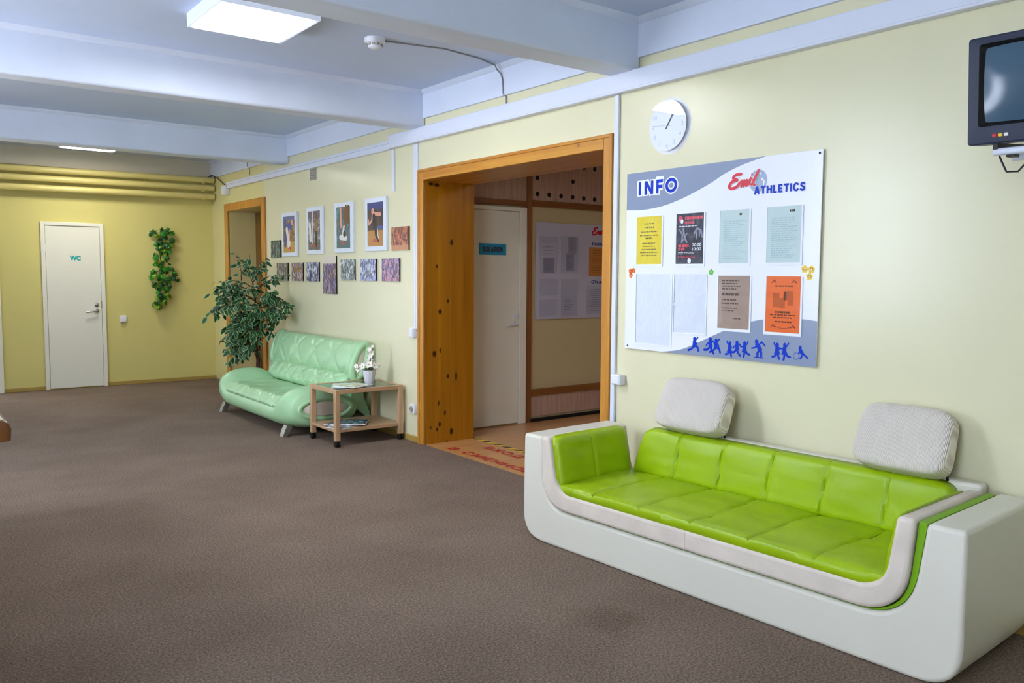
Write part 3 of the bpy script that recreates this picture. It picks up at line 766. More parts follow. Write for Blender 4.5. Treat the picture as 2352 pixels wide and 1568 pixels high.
# ------------------------------------------------------------------ mint settee
ms = thing('settee', 'mint green quilted leather settee with chrome feet beside the low table', 'sofa', (2.67, 7.475, 0), RW)
HL = .935
def seat_top(x):
    a = abs(x)
    return .300+.135*sm(.60, .80, a)
rows = []
NX = 56
for i in range(NX+1):
    x = -HL+2*HL*i/NX
    a = abs(x)
    e = 1.0 if a < .72 else math.sqrt(max(0, 1-((a-.72)/(HL-.72+.05))**2))
    zt = seat_top(x); zb = .05
    zc = (zt+zb)/2; hz = (zt-zb)/2
    yc = .30; hy = .35
    row = []
    for k in range(40):
        th = 2*PI*k/40
        q = 2.6
        cy = math.copysign(abs(math.cos(th))**(2/q), math.cos(th)); cz = math.copysign(abs(math.sin(th))**(2/q), math.sin(th))
        y = yc+hy*cy*(.55+.45*e); z = zc+hz*cz*(.45+.55*e)
        arm = sm(.60, .80, a)
        if cz > 0: z -= arm*.10*sm(.30, .62, y)*cz          # the arm falls away towards the back
        row.append((x, y, z))
    rows.append(row)
mb = MB(); mb.grid(rows, close=True)
mb.add(rows[0], [tuple(range(40))]); mb.add(rows[-1], [tuple(range(40))])
weld(mb.build('seat_body', mt['mint'], ms))
for s in (-1, 1):
    p = rbox_pts(.02, .20, .062, 8, 2.3)
    mb = MB().grid([[q+Vector((s*(HL-.005), .30, .232)) for q in r] for r in p], close=True)
    mb.build('side_inset', mt['mintcream'], ms)
    mb = MB()
    ring = [(s*(HL-.006), .30+.235*math.cos(2*PI*k/40), .232+.086*math.sin(2*PI*k/40)) for k in range(41)]
    mb.tube(ring, .021, 10, cap=False); weld(mb.build('side_roll', mt['mint'], ms))
def quilt(s, t, nx, ny, depth, w=.10):
    u = s*nx+t*ny; v = s*nx-t*ny
    du = abs(u-round(u)); dv = abs(v-round(v))
    return -depth*(math.exp(-(du/w)**2)+math.exp(-(dv/w)**2))
def ms_seat(s, t):
    x = -.70+1.40*s; y = -.035+t*.545
    z = .288-.06*(1-sm(0, .16, t))
    return (x, y, z)
o = pad(ms_seat, (0, -.25, 1), .035, 110, 40, .05, .10, [(lambda t, k=k: k/9+.045*math.sin(2.2*t)*(1 if k % 2 else .6)) for k in range(1, 9)], (), .007, .007, .006, 1.7,
        extra=lambda s, t: quilt(s, t, 4.5, 1.2, .010, .055)).build('seat_cushion', mt['mint'], ms)
weld(o)
def ms_lum(s, t):
    wv = .855+.02*t
    x = -wv+2*wv*s; z = .305+.195*t
    return (x, .50+.10*t-.0*s, z)
o = pad(ms_lum, (0, -1, .35), .085, 110, 24, .07, .34, [(lambda t, k=k: k/10+.05*(t-.5)) for k in range(1, 10)], (), .007, .011, .006, 2.2,
        extra=lambda s, t: quilt(s, t, 5, .9, .009, .055)).build('lumbar_cushion', mt['mint'], ms)
weld(o)
# backrest: tall rolled cushion
rows = []
for i in range(121):
    s = i/120; x = -.925+1.85*s
    a = abs(x)
    e = 1.0 if a < .86 else math.sqrt(max(0, 1-((a-.86)/(.085))**2))
    row = []
    for k in range(44):
        th = 2*PI*k/44
        q = 2.7
        cy = math.copysign(abs(math.cos(th))**(2/q), math.cos(th)); cz = math.copysign(abs(math.sin(th))**(2/q), math.sin(th))
        z = .628+.153*cz*(.62+.38*e)
        y = .640+.088*cy*(.55+.45*e)+.036*cz
        if cy < 0:
            t = (cz+1)/2
            y += -quilt(s, t, 4.5, .8, .014, .05)*e*min(1, -cy*1.3)
        row.append((x, y, z))
    rows.append(row)
mb = MB(); mb.grid(rows, close=True); mb.add(rows[0], [tuple(range(44))]); mb.add(rows[-1], [tuple(range(44))])
weld(mb.build('backrest', mt['mint'], ms))
for s in (-1, 1):
    p = rbox_pts(.018, .036, .125, 8, 2.2)
    mb = MB().grid([[Vector((q.x+s*.918, q.y+.632+.30*q.z, q.z+.610)) for q in r] for r in p], close=True)
    mb.build('side_inset', mt['mintcream'], ms)
    ring = [(s*.918, .632+.060*math.cos(2*PI*k/40)+.30*.150*math.sin(2*PI*k/40), .610+.150*math.sin(2*PI*k/40)) for k in range(41)]
    weld(MB().tube(ring, .034, 12, cap=False).build('side_roll', mt['mint'], ms))
# rear support flaring down to the floor
prof = round_poly([(.56, .42), (.66, .42), (.69, .28), (.745, .14), (.72, .105), (.60, .20), (.55, .30)], .03, 5, True)
n = len(prof)
mb = MB()
vs = [(-.90, y, z) for y, z in prof]+[(.90, y, z) for y, z in prof]
mb.add(vs, [tuple(range(n)), tuple(range(2*n-1, n-1, -1))]+[(i, i+n, (i+1) % n+n, (i+1) % n) for i in range(n)])
mb.build('rear_support', mt['mint'], ms, bevel=.02, seg=3)
for (x, y, f) in [(-.79, .03, -1), (.79, .03, -1), (-.79, .66, 1), (.79, .66, 1)]:
    mb = MB()
    P = [(y-.005*f, .12), (y-.05*f, .13), (y+.035*f*-1*-1, .0), (y+.075*f, .0)]
    prof = [(y-.03*f, .10), (y-.005*f, .05), (y+.03*f, .0), (y+.072*f, .0), (y+.055*f, .055), (y+.03*f, .10)]
    vs = [(x-.036, a, z) for a, z in prof]+[(x+.036, a, z) for a, z in prof]
    mb.add(vs, [tuple(range(6)), tuple(range(11, 5, -1))]+[(i, i+6, (i+1) % 6+6, (i+1) % 6) for i in range(6)])
    mb.build('foot', mt['pewter'], ms, bevel=.004)

# ------------------------------------------------------------------ low table with castors
TX0, TX1, TY0, TY1, TZ = 2.805, 3.415, 5.995, 6.495, .46
tb = thing('side_table', 'low beech table on black castors with a dark glass top', 'table', ((TX0+TX1)/2, (TY0+TY1)/2, 0))
hx, hy = (TX1-TX0)/2, (TY1-TY0)/2
for sx in (-1, 1):
    for sy in (-1, 1):
        x, y = sx*(hx-.021), sy*(hy-.021)
        l = MB().box(x-.021, x+.021, y-.021, y+.021, .052, TZ).build('leg', mt['beech'], tb, bevel=.004)
        cw = MB()
        for q in (-.012, .012): cw.lathe([(.0, -.007), (.022, -.007), (.024, 0), (.022, .007), (0, .007)], 18, (x+q, y, .0245), 'X')
        cw.tube([(x, y, .02), (x, y, .055)], .007, 8)
        cw.build('caster', mt['black'], l)
fr = MB().box(-hx+.042, hx-.042, -hy, -hy+.035, TZ-.033, TZ).box(-hx+.042, hx-.042, hy-.035, hy, TZ-.033, TZ).box(-hx, -hx+.035, -hy+.042, hy-.042, TZ-.033, TZ).box(hx-.035, hx, -hy+.042, hy-.042, TZ-.033, TZ)
fr.build('top_frame', mt['beechx'], tb, bevel=.003)
MB().box(-hx+.035, hx-.035, -hy+.035, hy-.035, TZ-.010, TZ-.003).build('glass_top', mt['glass'], tb, smooth=False)
MB().box(-hx+.006, hx-.006, -hy+.006, hy-.006, .118, .143).build('lower_shelf', mt['beechx'], tb, bevel=.003)

def magazine(name, label, loc, w, d, rz, pal, seed, th=.006, group=None, tilt=0):
    t = thing(name, label, 'magazine', loc, rz, group)
    MB().box(-w/2, w/2, -d/2, d/2, 0, th-.001).build('pages', mt['pwhite'], t, bevel=.0008, seg=1)
    MB().box(-w/2-.001, w/2+.001, -d/2-.001, d/2+.001, th-.001, th).build('cover', photo_mat('cover_%d' % seed, pal, seed, 16, 1.0, .25, h=1), t, smooth=False)
    return t
z = TZ+.0005
magazine('magazine', 'pale magazine under the others on the glass table top', (2.99, 6.20, z), .21, .29, -.5, [(226, 228, 226), (236, 236, 234), (190, 196, 200)], 1)
magazine('magazine', 'open white magazine with a yellow picture on the glass table top', (3.03, 6.13, z+.0065), .25, .21, .45, [(238, 238, 232), (232, 232, 228), (222, 210, 140), (150, 150, 160)], 2)
z = .1435
magazine('magazine', 'lowest dark magazine on the lower shelf of the table', (2.96, 6.15, z), .30, .21, .55, [(60, 50, 46), (150, 150, 150), (220, 222, 226), (40, 44, 48)], 3)
magazine('magazine', 'middle magazine of the pile on the lower shelf', (2.99, 6.20, z+.0065), .29, .21, .3, [(50, 44, 44), (120, 130, 120), (210, 214, 220), (60, 80, 70)], 4)
magazine('magazine', 'topmost magazine of the pile on the lower shelf with a blue corner', (3.02, 6.18, z+.013), .21, .28, .95, [(44, 44, 50), (90, 96, 100), (150, 190, 214), (30, 30, 34)], 5, .01)

# ------------------------------------------------------------------ flower pot on the table
def flower(mb, c, nrm, r, n=5, cup=.35, mi=0, mc=1):
    nrm = Vector(nrm).normalized(); a = nrm.orthogonal().normalized(); b = nrm.cross(a)
    c = Vector(c)
    for k in range(n):
        th = 2*PI*k/n+.3; d = a*math.cos(th)+b*math.sin(th); e = nrm.cross(d)
        P = []
        for (u, w) in [(0, .06), (.35, .30), (.7, .36), (1.0, .08)]:
            h = nrm*r*cup*u*u
            P.append([c+d*r*u-e*r*w+h*1.1, c+d*r*u+h*.7, c+d*r*u+e*r*w+h*1.1])
        mb.grid(P, mi)
    q = rbox_pts(r*.16, r*.16, r*.16, 3, 2)
    mb.grid([[p+c+nrm*r*.1 for p in row] for row in q], mc, close=True)

def leaf(mb, c, d, up, L, wd, mi=0, mm=None, fold=.12, bend=.2):
    """pointed oval leaf; mm = material index of the pale margin"""
    d = Vector(d).normalized(); up = Vector(up); s = d.cross(up)
    if s.length < 1e-4: s = d.cross(Vector((1, 0, 0)))
    s.normalize(); u = s.cross(d).normalized(); c = Vector(c)
    st = [(0, .0), (.18, .62), (.42, 1.0), (.70, .72), (.9, .28), (1.0, .0)]
    rows = []
    for t, w in st:
        m = c+d*L*t-u*L*bend*t*t
        h = w*wd/2
        row = [m-s*h+u*h*fold*2, m-s*h*.76+u*h*fold, m, m+s*h*.76+u*h*fold, m+s*h+u*h*fold*2]
        rows.append(row)
    vs = [p for r in rows for p in r]; fi, fm = [], []
    for i in range(len(rows)-1):
        for j in range(4):
            f = (i*5+j, i*5+j+1, (i+1)*5+j+1, (i+1)*5+j)
            (fm if (j in (0, 3) or i == len(rows)-2) and mm is not None else fi).append(f)
    o = len(mb.v); mb.v += vs
    mb.f += [tuple(o+i for i in f) for f in fi]; mb.mi += [mi]*len(fi)
    mb.f += [tuple(o+i for i in f) for f in fm]; mb.mi += [mm]*len(fm)

fp = thing('flower_pot', 'white fluted pot of white silk flowers on the low table', 'flower pot', (3.225, 6.235, TZ-.0025))
mb = MB().lathe([(.0, 0), (.034, 0), (.036, .004), (.046, .06), (.054, .105), (.060, .118), (.056, .118), (.050, .104), (.044, .085), (0, .085)], 48, flute=lambda a, z: .05*math.cos(12*a) if .004 < z < .11 else .03*math.cos(12*a) if z > .11 else 0)
mb.build('pot', mt['potw'], fp)
MB().lathe([(.0, .094), (.046, .090), (.045, .086), (0, .086)], 24).build('soil', mt['soil'], fp)
stm = MB()
stm.tube([(0, 0, .09), (.012, -.005, .18), (.006, -.01, .27), (.02, -.012, .335)], [.004, .003, .0025, .0015], 6)
stm.tube([(0, 0, .09), (-.05, .01, .15), (-.09, .03, .13)], .0025, 6)
stm.tube([(0, 0, .09), (.04, -.02, .15), (.075, -.05, .15)], .0025, 6)
stm.build('stem', mt['stem'], fp)
random.seed(11)
fl_ = MB()
for (c, n, r) in [((-.02, -.03, .165), (-.4, -1, .5), .036), ((-.055, .005, .15), (-1, -.5, .4), .032), ((.03, -.035, .155), (.1, -1, .4), .034), ((.01, .01, .19), (-.3, -.6, 1), .033), ((-.085, .03, .125), (-1, -.3, .1), .027),
                  ((.055, -.04, .16), (.4, -1, .5), .028), ((0.0, -.02, .235), (-.6, -.8, .2), .026), ((.012, -.018, .262), (-.3, -1, .2), .024), ((.0, -.016, .29), (-.8, -.5, .3), .022), ((.02, -.016, .315), (-.3, -.8, .4), .017), ((-.10, .035, .15), (-1, -.6, .5), .022)]:
    flower(fl_, c, n, r)
fl_.build('blossom', [mt['petal'], mt['yellowc']], fp, fixn=False)
lf = MB()
for k in range(22):
    a = random.uniform(0, 2*PI); r = random.uniform(.02, .07)
    leaf(lf, (r*math.cos(a)*.6, r*math.sin(a)*.6, random.uniform(.105, .16)), (math.cos(a), math.sin(a), random.uniform(-.5, .6)), (0, 0, 1), random.uniform(.025, .05), .018)
for k in range(3): leaf(lf, (-.11+.012*k, .03, .105-.012*k), (-.2, -.1, -1), (1, 0, 0), .022, .012)
lf.build('leaves', mt['stem'], fp, fixn=False)

# ------------------------------------------------------------------ ficus
fi = thing('ficus_tree', 'tall variegated ficus standing behind the mint settee', 'plant', (3.14, 8.62, 0))
MB().lathe([(.0, 0), (.11, 0), (.145, .26), (.155, .27), (.155, .295), (.135, .295), (.130, .25), (0, .25)], 32).build('pot', mt['terracotta'], fi)
MB().lathe([(.0, .268), (.13, .264), (.13, .251), (0, .251)], 24).build('soil', mt['soil'], fi)
random.seed(21)
tr = MB()
trunk = [(0, 0, .25), (.012, .0, .45), (-.005, .02, .62), (.012, .01, .80), (.0, -.012, .98), (-.005, .03, 1.16), (-.015, .05, 1.30)]
tr.tube(trunk, [.022, .02, .018, .016, .013, .010, .006], 10)
tr.tube([(.02, -.02, .25), (.035, -.03, .42), (.02, -.012, .60), (.03, -.05, .72), (.03, -.10, .80)], [.010, .010, .009, .008, .006], 8)
fo = MB()
cam_r = Vector((math.cos(.3), -math.sin(.3), 0))
def spray(base, direction, length, droop, leaves, L=.078):
    p = Vector(base); d = Vector(direction).normalized(); pts = [p.copy()]
    st = 9
    for i in range(st):
        d = (d+Vector((random.uniform(-.22, .22), random.uniform(-.22, .22), -droop*(.15+i/st)))).normalized()
        p = p+d*length/st; p.x = min(p.x, .24); p.y = max(p.y, -.08) if p.z < .90 else p.y; pts.append(p.copy())
    tr.tube(pts, [.0045*(1-i/(st+1))+.001 for i in range(st+1)], 5)
    for k in range(leaves):
        u = .22+.78*(k+random.random())/leaves
        i = min(int(u*st), st-1); q = pts[i].lerp(pts[i+1], u*st-i); dd = (pts[i+1]-pts[i]).normalized()
        side = Vector((random.gauss(0, 1), random.gauss(0, 1), random.gauss(0, .5)))
        ld_ = (dd*.35+side.normalized()*.8+Vector((0, 0, -.5))).normalized()
        off = side.normalized()*random.uniform(.008, .03)
        wq = q+off+ld_*L+Vector((3.14, 8.62, 0))
        if wq.x > 3.37 or (wq.y < 8.50 and wq.z < .88): continue
        leaf(fo, q+off, ld_, Vector((random.uniform(-.9, .3), random.uniform(-1, .2), random.uniform(-.2, 1))), L*random.uniform(.8, 1.2), .047*random.uniform(.85, 1.15), 0, 1, .12, random.uniform(.0, .35))
def tp_(z):
    for a, b in zip(trunk, trunk[1:]):
        if a[2] <= z <= b[2]:
            t = (z-a[2])/(b[2]-a[2]); return Vector(a).lerp(Vector(b), t)
    return Vector(trunk[-1])
# rt_: sideways seen from the lobby; away: towards the lobby
rt_ = Vector((.50, -.86, 0)); aw = Vector((-.60, -.80, 0))
specs = []
for (z, sx, sy, up, ln, dr, nl) in [
    (1.28, -.3, .3, 1.2, .34, .10, 11), (1.28, .5, .1, .8, .34, .22, 13), (1.22, -.9, .1, .45, .44, .16, 15), (1.20, -.8, .5, .2, .40, .20, 14),
    (1.18, .9, .3, .7, .52, .12, 13), (1.15, .2, .6, .5, .30, .22, 12), (1.10, -1, .2, .40, .56, .24, 24), (1.08, -.8, -.3, .45, .55, .25, 22), (1.05, 1, .2, .45, .55, .22, 24),
    (1.05, .9, -.3, .35, .50, .25, 22), (1.00, -1, .5, .3, .54, .26, 26), (1.0, 1, .5, .35, .58, .26, 26), (.95, -.6, .8, .3, .40, .28, 22), (.95, .6, .8, .3, .42, .26, 22), (.92, 0, 1, .3, .36, .28, 22),
    (.90, -1, -.1, .2, .46, .28, 24), (.90, 1, .1, .3, .52, .28, 28), (.86, .5, .6, .2, .38, .30, 22), (.84, -.5, .7, .1, .38, .30, 24), (.80, -.9, .3, .1, .42, .30, 26), (.80, .1, .9, .1, .32, .34, 20),
    (.76, .8, .5, .3, .42, .30, 24), (.74, -.6, .5, 0, .38, .34, 22), (.70, -.9, -.2, 0, .42, .34, 22), (.68, .2, .8, .0, .28, .34, 14), (.66, -.7, .4, -.1, .36, .34, 20), (.64, -.3, .7, -.2, .28, .34, 14), (.86, .2, .9, .5, .30, .3, 18), (1.0, -.3, .7, .4, .32, .3, 18)]:
    b = tp_(z); d = rt_*sx+aw*sy+Vector((0, 0, up))
    spray(b, d, ln, dr*.9, int(nl*.8))
    for q_ in range(2): spray(b+d.normalized()*ln*random.uniform(.15, .4), d+Vector((random.uniform(-.5, .5), random.uniform(-.5, .5), random.uniform(-.4, .3))), ln*random.uniform(.45, .7), dr*1.1, int(nl*.5))
tr.build('trunk', mt['bark'], fi)
fo.build('foliage', [mt['leafd'], mt['leafm']], fi, fixn=False)

# ------------------------------------------------------------------ garland on the far wall
ga = thing('ivy_garland', 'green artificial vine garland hanging on the yellow far wall', 'plant', (2.80, BY, .93))
vine = [(.0, -.02, .97), (-.03, -.05, .80), (-.02, -.05, .62), (.01, -.05, .48), (-.02, -.05, .32), (-.05, -.05, .14), (-.09, -.04, .02)]
MB().tube(vine, .006, 6).tube([(.0, -.05, .50), (.08, -.06, .42), (.14, -.07, .38)], .004, 6).tube([(-.02, -.05, .48), (-.10, -.05, .45), (-.13, -.05, .42)], .004, 6).build('stem', mt['stem'], ga)
MB().tube([(0, 0, .965), (0, -.03, .965), (0, -.035, .98)], .003, 6).build('hanging_hook', mt['chrome'], ga)
def ivy(mb, c, nrm, r, rot, mi):
    nrm = Vector(nrm).normalized(); a = nrm.orthogonal().normalized(); b = nrm.cross(a); c = Vector(c)
    a, b = a*math.cos(rot)+b*math.sin(rot), b*math.cos(rot)-a*math.sin(rot)
    out = [(0, -.55), (.42, -.62), (.40, -.25), (.92, -.10), (.55, .18), (.62, .62), (.25, .45), (0, 1.0), (-.25, .45), (-.62, .62), (-.55, .18), (-.92, -.10), (-.40, -.25), (-.42, -.62)]
    vs = [c+nrm*r*.18]+[c+a*x*r+b*y*r-nrm*r*.22*(x*x+y*y) for x, y in out]
    n = len(out)
    mb.add(vs, [(0, 1+i, 1+(i+1) % n) for i in range(n)], mi)
random.seed(5)
gl = MB()
prof = [(.96, -.13, .09), (.92, -.14, .13), (.86, -.12, .13), (.80, -.09, .12), (.74, -.09, .09), (.68, -.09, .08), (.62, -.10, .08), (.56, -.12, .09), (.50, -.12, .12), (.44, -.12, .15), (.40, -.12, .19), (.36, -.13, .19), (.31, -.12, .09), (.26, -.11, .08), (.20, -.09, .05), (.14, -.07, .06), (.09, -.08, .05), (.05, -.11, -.02), (.02, -.11, -.04)]
for (z, x0, x1) in prof:
    for k in range(8):
        x = random.uniform(x0, x1); y = random.uniform(-.14, -.03)
        ivy(gl, (x, y, z+random.uniform(-.03, .03)), (random.gauss(0, .45), -1, random.gauss(.25, .45)), random.uniform(.032, .054), random.uniform(0, 6.3), random.choice([0, 0, 2, 2, 1]))
for (x, z) in [(-.13, .43), (-.145, .40), (-.12, .455), (-.135, .37), (-.10, .45)]: ivy(gl, (x, -.05, z), (random.gauss(0, .4), -1, .3), .032, random.uniform(0, 6), 0)
gl.build('leaves', [mt['ivy'], mt['ivy2'], mt['ivy3']], ga, fixn=False, smooth=False)

# ------------------------------------------------------------------ pictures over the mint settee
def figure(mb, parts, y):
    for p in parts:
        if p[0] == 'd': mb.disc(p[1], p[2], p[3], y, 14, p[5] if len(p) > 5 else 0, p[4] if len(p) > 4 else None)
        else: mb.stroke(p[1], p[2], y, p[3])
fm = [mt[k] for k in ('pwhite', 'red')]
cm = {n: M('photo_'+n, c, .3) for n, c in dict(skin=(224, 160, 140), tee=(60, 80, 150), black=(28, 26, 30), white=(226, 224, 220), brown=(110, 72, 40), tan=(150, 110, 70), logo=(196, 60, 48)).items()}
FM = [cm[k] for k in ('skin', 'tee', 'black', 'white', 'brown', 'tan', 'logo')]
SK, TE, BL, WH, BR, TA, LO = range(7)
def framed(label, Y0, Y1, z0, z1, pal, seed, parts, top, bottom):
    t = thing('framed_picture', label, 'picture', (W, (Y0+Y1)/2, z0), RW, 'white framed photographs over the mint settee')
    h = (Y1-Y0)/2; H_ = z1-z0; b = .052
    MB().box(-h, h, -.024, -.001, 0, H_).build('picture_frame', [mt['frame_white']], t, bevel=.003)
    p = MB().box(-h+b, h-b, -.0262, -.0235, b*.8, H_-b*.8)
    p.v = [Vector((q.x, q.y, q.z-b*.8)) for q in p.v]
    o = p.build('photograph', photo_mat('photo_%d' % seed, pal, seed, 17, .6, .35, top, bottom, H_-b*1.6), t, smooth=False); o.location = (0, 0, b*.8)
    mb = MB(); figure(mb, parts, -.0267); mb.build('figures', FM, o, smooth=False)
    return t
lg = lambda x, z: ('s', [(x-.03, z-.004), (x-.01, z+.012), (x+.005, z), (x+.03, z+.01)], .022, LO)
framed('white framed photograph of a bending man in blue, first in the upper row', 8.205, 8.602, 1.556, 2.016, [(176, 140, 50), (206, 166, 70), (60, 66, 110), (150, 120, 60), (90, 60, 40)], 31,
       [('s', [(-.09, .33), (-.07, .20), (-.10, .08)], .06, 1), ('s', [(-.02, .25), (.05, .27)], .10, TE), ('d', .085, .31, .03), ('s', [(-.05, .24), (-.02, .15), (0, .05)], .06, WH), ('s', [(.03, .23), (.02, .12), (.04, .07)], .022, SK), ('s', [(.02, .10), (.0, .04)], .05, WH), lg(.02, .04)], ((90, 110, 160), .12), ((200, 156, 60), .3))
framed('white framed photograph of grey clad people by tall poles, second in the upper row', 7.575, 7.956, 1.570, 2.033, [(110, 110, 130), (190, 190, 196), (120, 100, 70), (150, 140, 160), (60, 56, 60), (214, 214, 220)], 32,
       [('s', [(-.03, .05), (-.03, .38)], .016, WH), ('s', [(.06, .28), (.06, .17)], .07, TA), ('d', .06, .33, .03, .036, BR), ('s', [(.05, .16), (.06, .05)], .05, BL), ('s', [(-.1, .25), (-.08, .1)], .05, WH), lg(-.01, .04)], ((96, 84, 110), .2), ((92, 84, 74), .2))
framed('white framed photograph with teal background and hanging ropes, third in the upper row', 6.923, 7.306, 1.572, 2.035, [(70, 120, 130), (120, 160, 166), (50, 80, 100), (150, 120, 90), (90, 140, 150)], 33,
       [('s', [(.06, .37), (.05, .2)], .05, BR), ('s', [(.11, .37), (.10, .24)], .045, BR), ('s', [(-.05, .36), (-.04, .2)], .035, SK), ('s', [(.02, .2), (-.02, .1)], .03, WH), ('s', [(-.06, .10), (.06, .09)], .045, WH), ('d', .03, .13, .03, .03, BL), lg(0, .04)], None, ((60, 100, 96), .16))
framed('white framed photograph of a dancer in black trousers, at the upper row end', 6.298, 6.682, 1.575, 2.035, [(50, 38, 40), (90, 62, 56), (34, 30, 40), (120, 90, 80), (70, 60, 90)], 34,
       [('s', [(-.02, .28), (.10, .27)], .03, SK), ('s', [(-.04, .28), (-.06, .22), (-.11, .19), (-.12, .23)], .02, SK), ('d', -.04, .30, .024, .028, SK), ('s', [(-.02, .26), (0, .17)], .05, BL), ('s', [(.01, .17), (.02, .10), (.06, .05)], .045, BL), ('s', [(.045, .16), (.05, .10), (.07, .06)], .012, WH), ('s', [(.06, .16), (.13, .155)], .03, TE), lg(-.0, .045)], ((44, 60, 130), .16), ((196, 136, 66), .36))
def smallpic(label, Y0, Y1, z0, z1, pal, seed, top=None, bottom=None, group='small unframed photographs over the mint settee'):
    t = thing('mounted_photograph', label, 'picture', (W, (Y0+Y1)/2, z0), RW, group)
    h = (Y1-Y0)/2
    MB().box(-h, h, -.014, -.001, 0, z1-z0).build('mount_board', mt['black'], t, bevel=.001, seg=1)
    MB().box(-h, h, -.0152, -.0138, 0, z1-z0).build('photograph', photo_mat('photo_%d' % seed, pal, seed, 24, .75, .3, top, bottom, z1-z0), t, smooth=False)
smallpic('small dark photograph with a green field, beside the recess casing', 8.672, 8.940, 1.550, 1.735, [(16, 30, 24), (40, 130, 64), (24, 24, 40), (170, 180, 180), (70, 60, 110)], 41)
smallpic('small photograph in red and sandy tones, upper row end by the double conduit', 5.937, 6.221, 1.574, 1.766, [(60, 40, 40), (190, 110, 90), (200, 150, 110), (40, 36, 44), (170, 60, 60)], 42, None, ((196, 136, 96), .22))
R_ = [(8.478, 8.783, 'small dim brown photograph partly behind the ficus leaves', [(60, 54, 50), (120, 110, 90), (200, 196, 200), (50, 42, 50)], None, None),
      (8.081, 8.370, 'small yellow and blue photograph, second in the lower row', [(190, 150, 60), (130, 100, 50), (80, 90, 160), (220, 214, 210)], ((200, 170, 100), .2), ((120, 100, 70), .12)),
      (7.688, 7.987, 'small photograph of white shirts, third in the lower row', [(236, 238, 244), (80, 80, 120), (36, 36, 46), (200, 200, 220)], ((150, 150, 160), .2), ((90, 80, 80), .2)),
      (6.914, 7.197, 'small grey green photograph just past the tall one', [(40, 50, 48), (120, 140, 138), (214, 224, 224), (24, 28, 30)], ((90, 100, 100), .2), None),
      (6.499, 6.797, 'small blue and white photograph of a crowd, lower row', [(60, 70, 120), (180, 190, 226), (40, 40, 60), (224, 228, 236)], ((150, 160, 190), .2), None),
      (6.093, 6.393, 'small dark photograph with a pink foot row, lower row end by the double conduit', [(30, 28, 44), (110, 110, 160), (220, 160, 170), (20, 20, 26), (150, 150, 196)], ((50, 60, 90), .25), ((150, 110, 130), .25))]
for i, (a, b, lab, pal, tpb, btb) in enumerate(R_):
    smallpic(lab, a, b, 1.300 if i < 3 else 1.316, 1.490 if i < 3 else 1.508, pal, 50+i)
smallpic('tall narrow unframed photograph of a waving crowd in the middle of the lower row', 7.301, 7.594, 1.184, 1.548, [(60, 50, 110), (150, 110, 110), (60, 56, 70), (200, 190, 190), (90, 80, 170)], 60, ((236, 226, 206), .2))

def thin_reflect(nt, base, graze, normal=None):
    lw = nt.nodes.new('ShaderNodeLayerWeight'); lw.inputs['Blend'].default_value = .5
    pw = N(nt, 'ShaderNodeMath', operation='POWER'); pw.inputs[1].default_value = 4.0
    ml = N(nt, 'ShaderNodeMath', operation='MULTIPLY_ADD'); ml.inputs[1].default_value = graze; ml.inputs[2].default_value = base
    nt.links.new(lw.outputs['Facing'], pw.inputs[0]); nt.links.new(pw.outputs[0], ml.inputs[0])
    if normal: nt.links.new(normal, lw.inputs['Normal'])
    return ml
# ------------------------------------------------------------------ wall clock
ck = thing('wall_clock', 'round white wall clock above the information board', 'clock', (W, 3.142, 2.184), RW)
MB().lathe([(.0, .0), (.150, .0), (.152, -.01), (.150, -.034), (.144, -.040), (.137, -.036), (.133, -.022), (.0, -.022)], 64, (0, -.001, 0), 'Y').build('case', mt['white'], ck)
MB().disc(0, 0, .1335, -.0195, 64).build('dial', M('clock_dial', (236, 241, 250), .5), ck, smooth=False)
mb = MB()
for k in range(12):
    a = PI/2-2*PI*(k+1)/12; s = str(k+1); wd_ = .012*len(s)+.004
    put_text(mb, s, .105*math.cos(a)-wd_/2, .105*math.sin(a)-.012, -.0203, wd_, .024)
for k in range(60):
    a = 2*PI*k/60; r0 = .124
    mb.stroke([(r0*math.cos(a), r0*math.sin(a)), (.128*math.cos(a), .128*math.sin(a))], .0012, -.0202)
mb.build('numerals', M('clock_numerals', (200, 210, 228), .5), ck, smooth=False)
for nm, ang, ln, wd_, bk in [('hour_hand', 90-33, .066, .008, .016), ('minute_hand', 90-35, .098, .005, .02), ('second_hand', 180-5, .10, .0016, .03)]:
    a = math.radians(ang); d = (math.cos(a), math.sin(a))
    MB().stroke([(-bk*d[0], -bk*d[1]), (ln*d[0], ln*d[1])], wd_, -.0212-.001*['hour_hand', 'minute_hand', 'second_hand'].index(nm)).build(nm, M(nm+'_paint', (46, 58, 84) if nm != 'second_hand' else (150, 160, 180), .4), ck, smooth=False)
gm, nt, b = newmat('clock_glass')
tr_ = nt.nodes.new('ShaderNodeBsdfTransparent'); gl_ = nt.nodes.new('ShaderNodeBsdfGlossy'); gl_.inputs['Roughness'].default_value = .015
fr_ = thin_reflect(nt, .05, .6); mx_ = nt.nodes.new('ShaderNodeMixShader')
nt.links.new(fr_.outputs[0], mx_.inputs[0]); nt.links.new(tr_.outputs[0], mx_.inputs[1]); nt.links.new(gl_.outputs[0], mx_.inputs[2])
nt.links.new(mx_.outputs[0], nt.nodes['Material Output'].inputs['Surface'])
MB().disc(0, 0, .137, -.035, 64).build('glass', gm, ck, smooth=False, fixn=False)

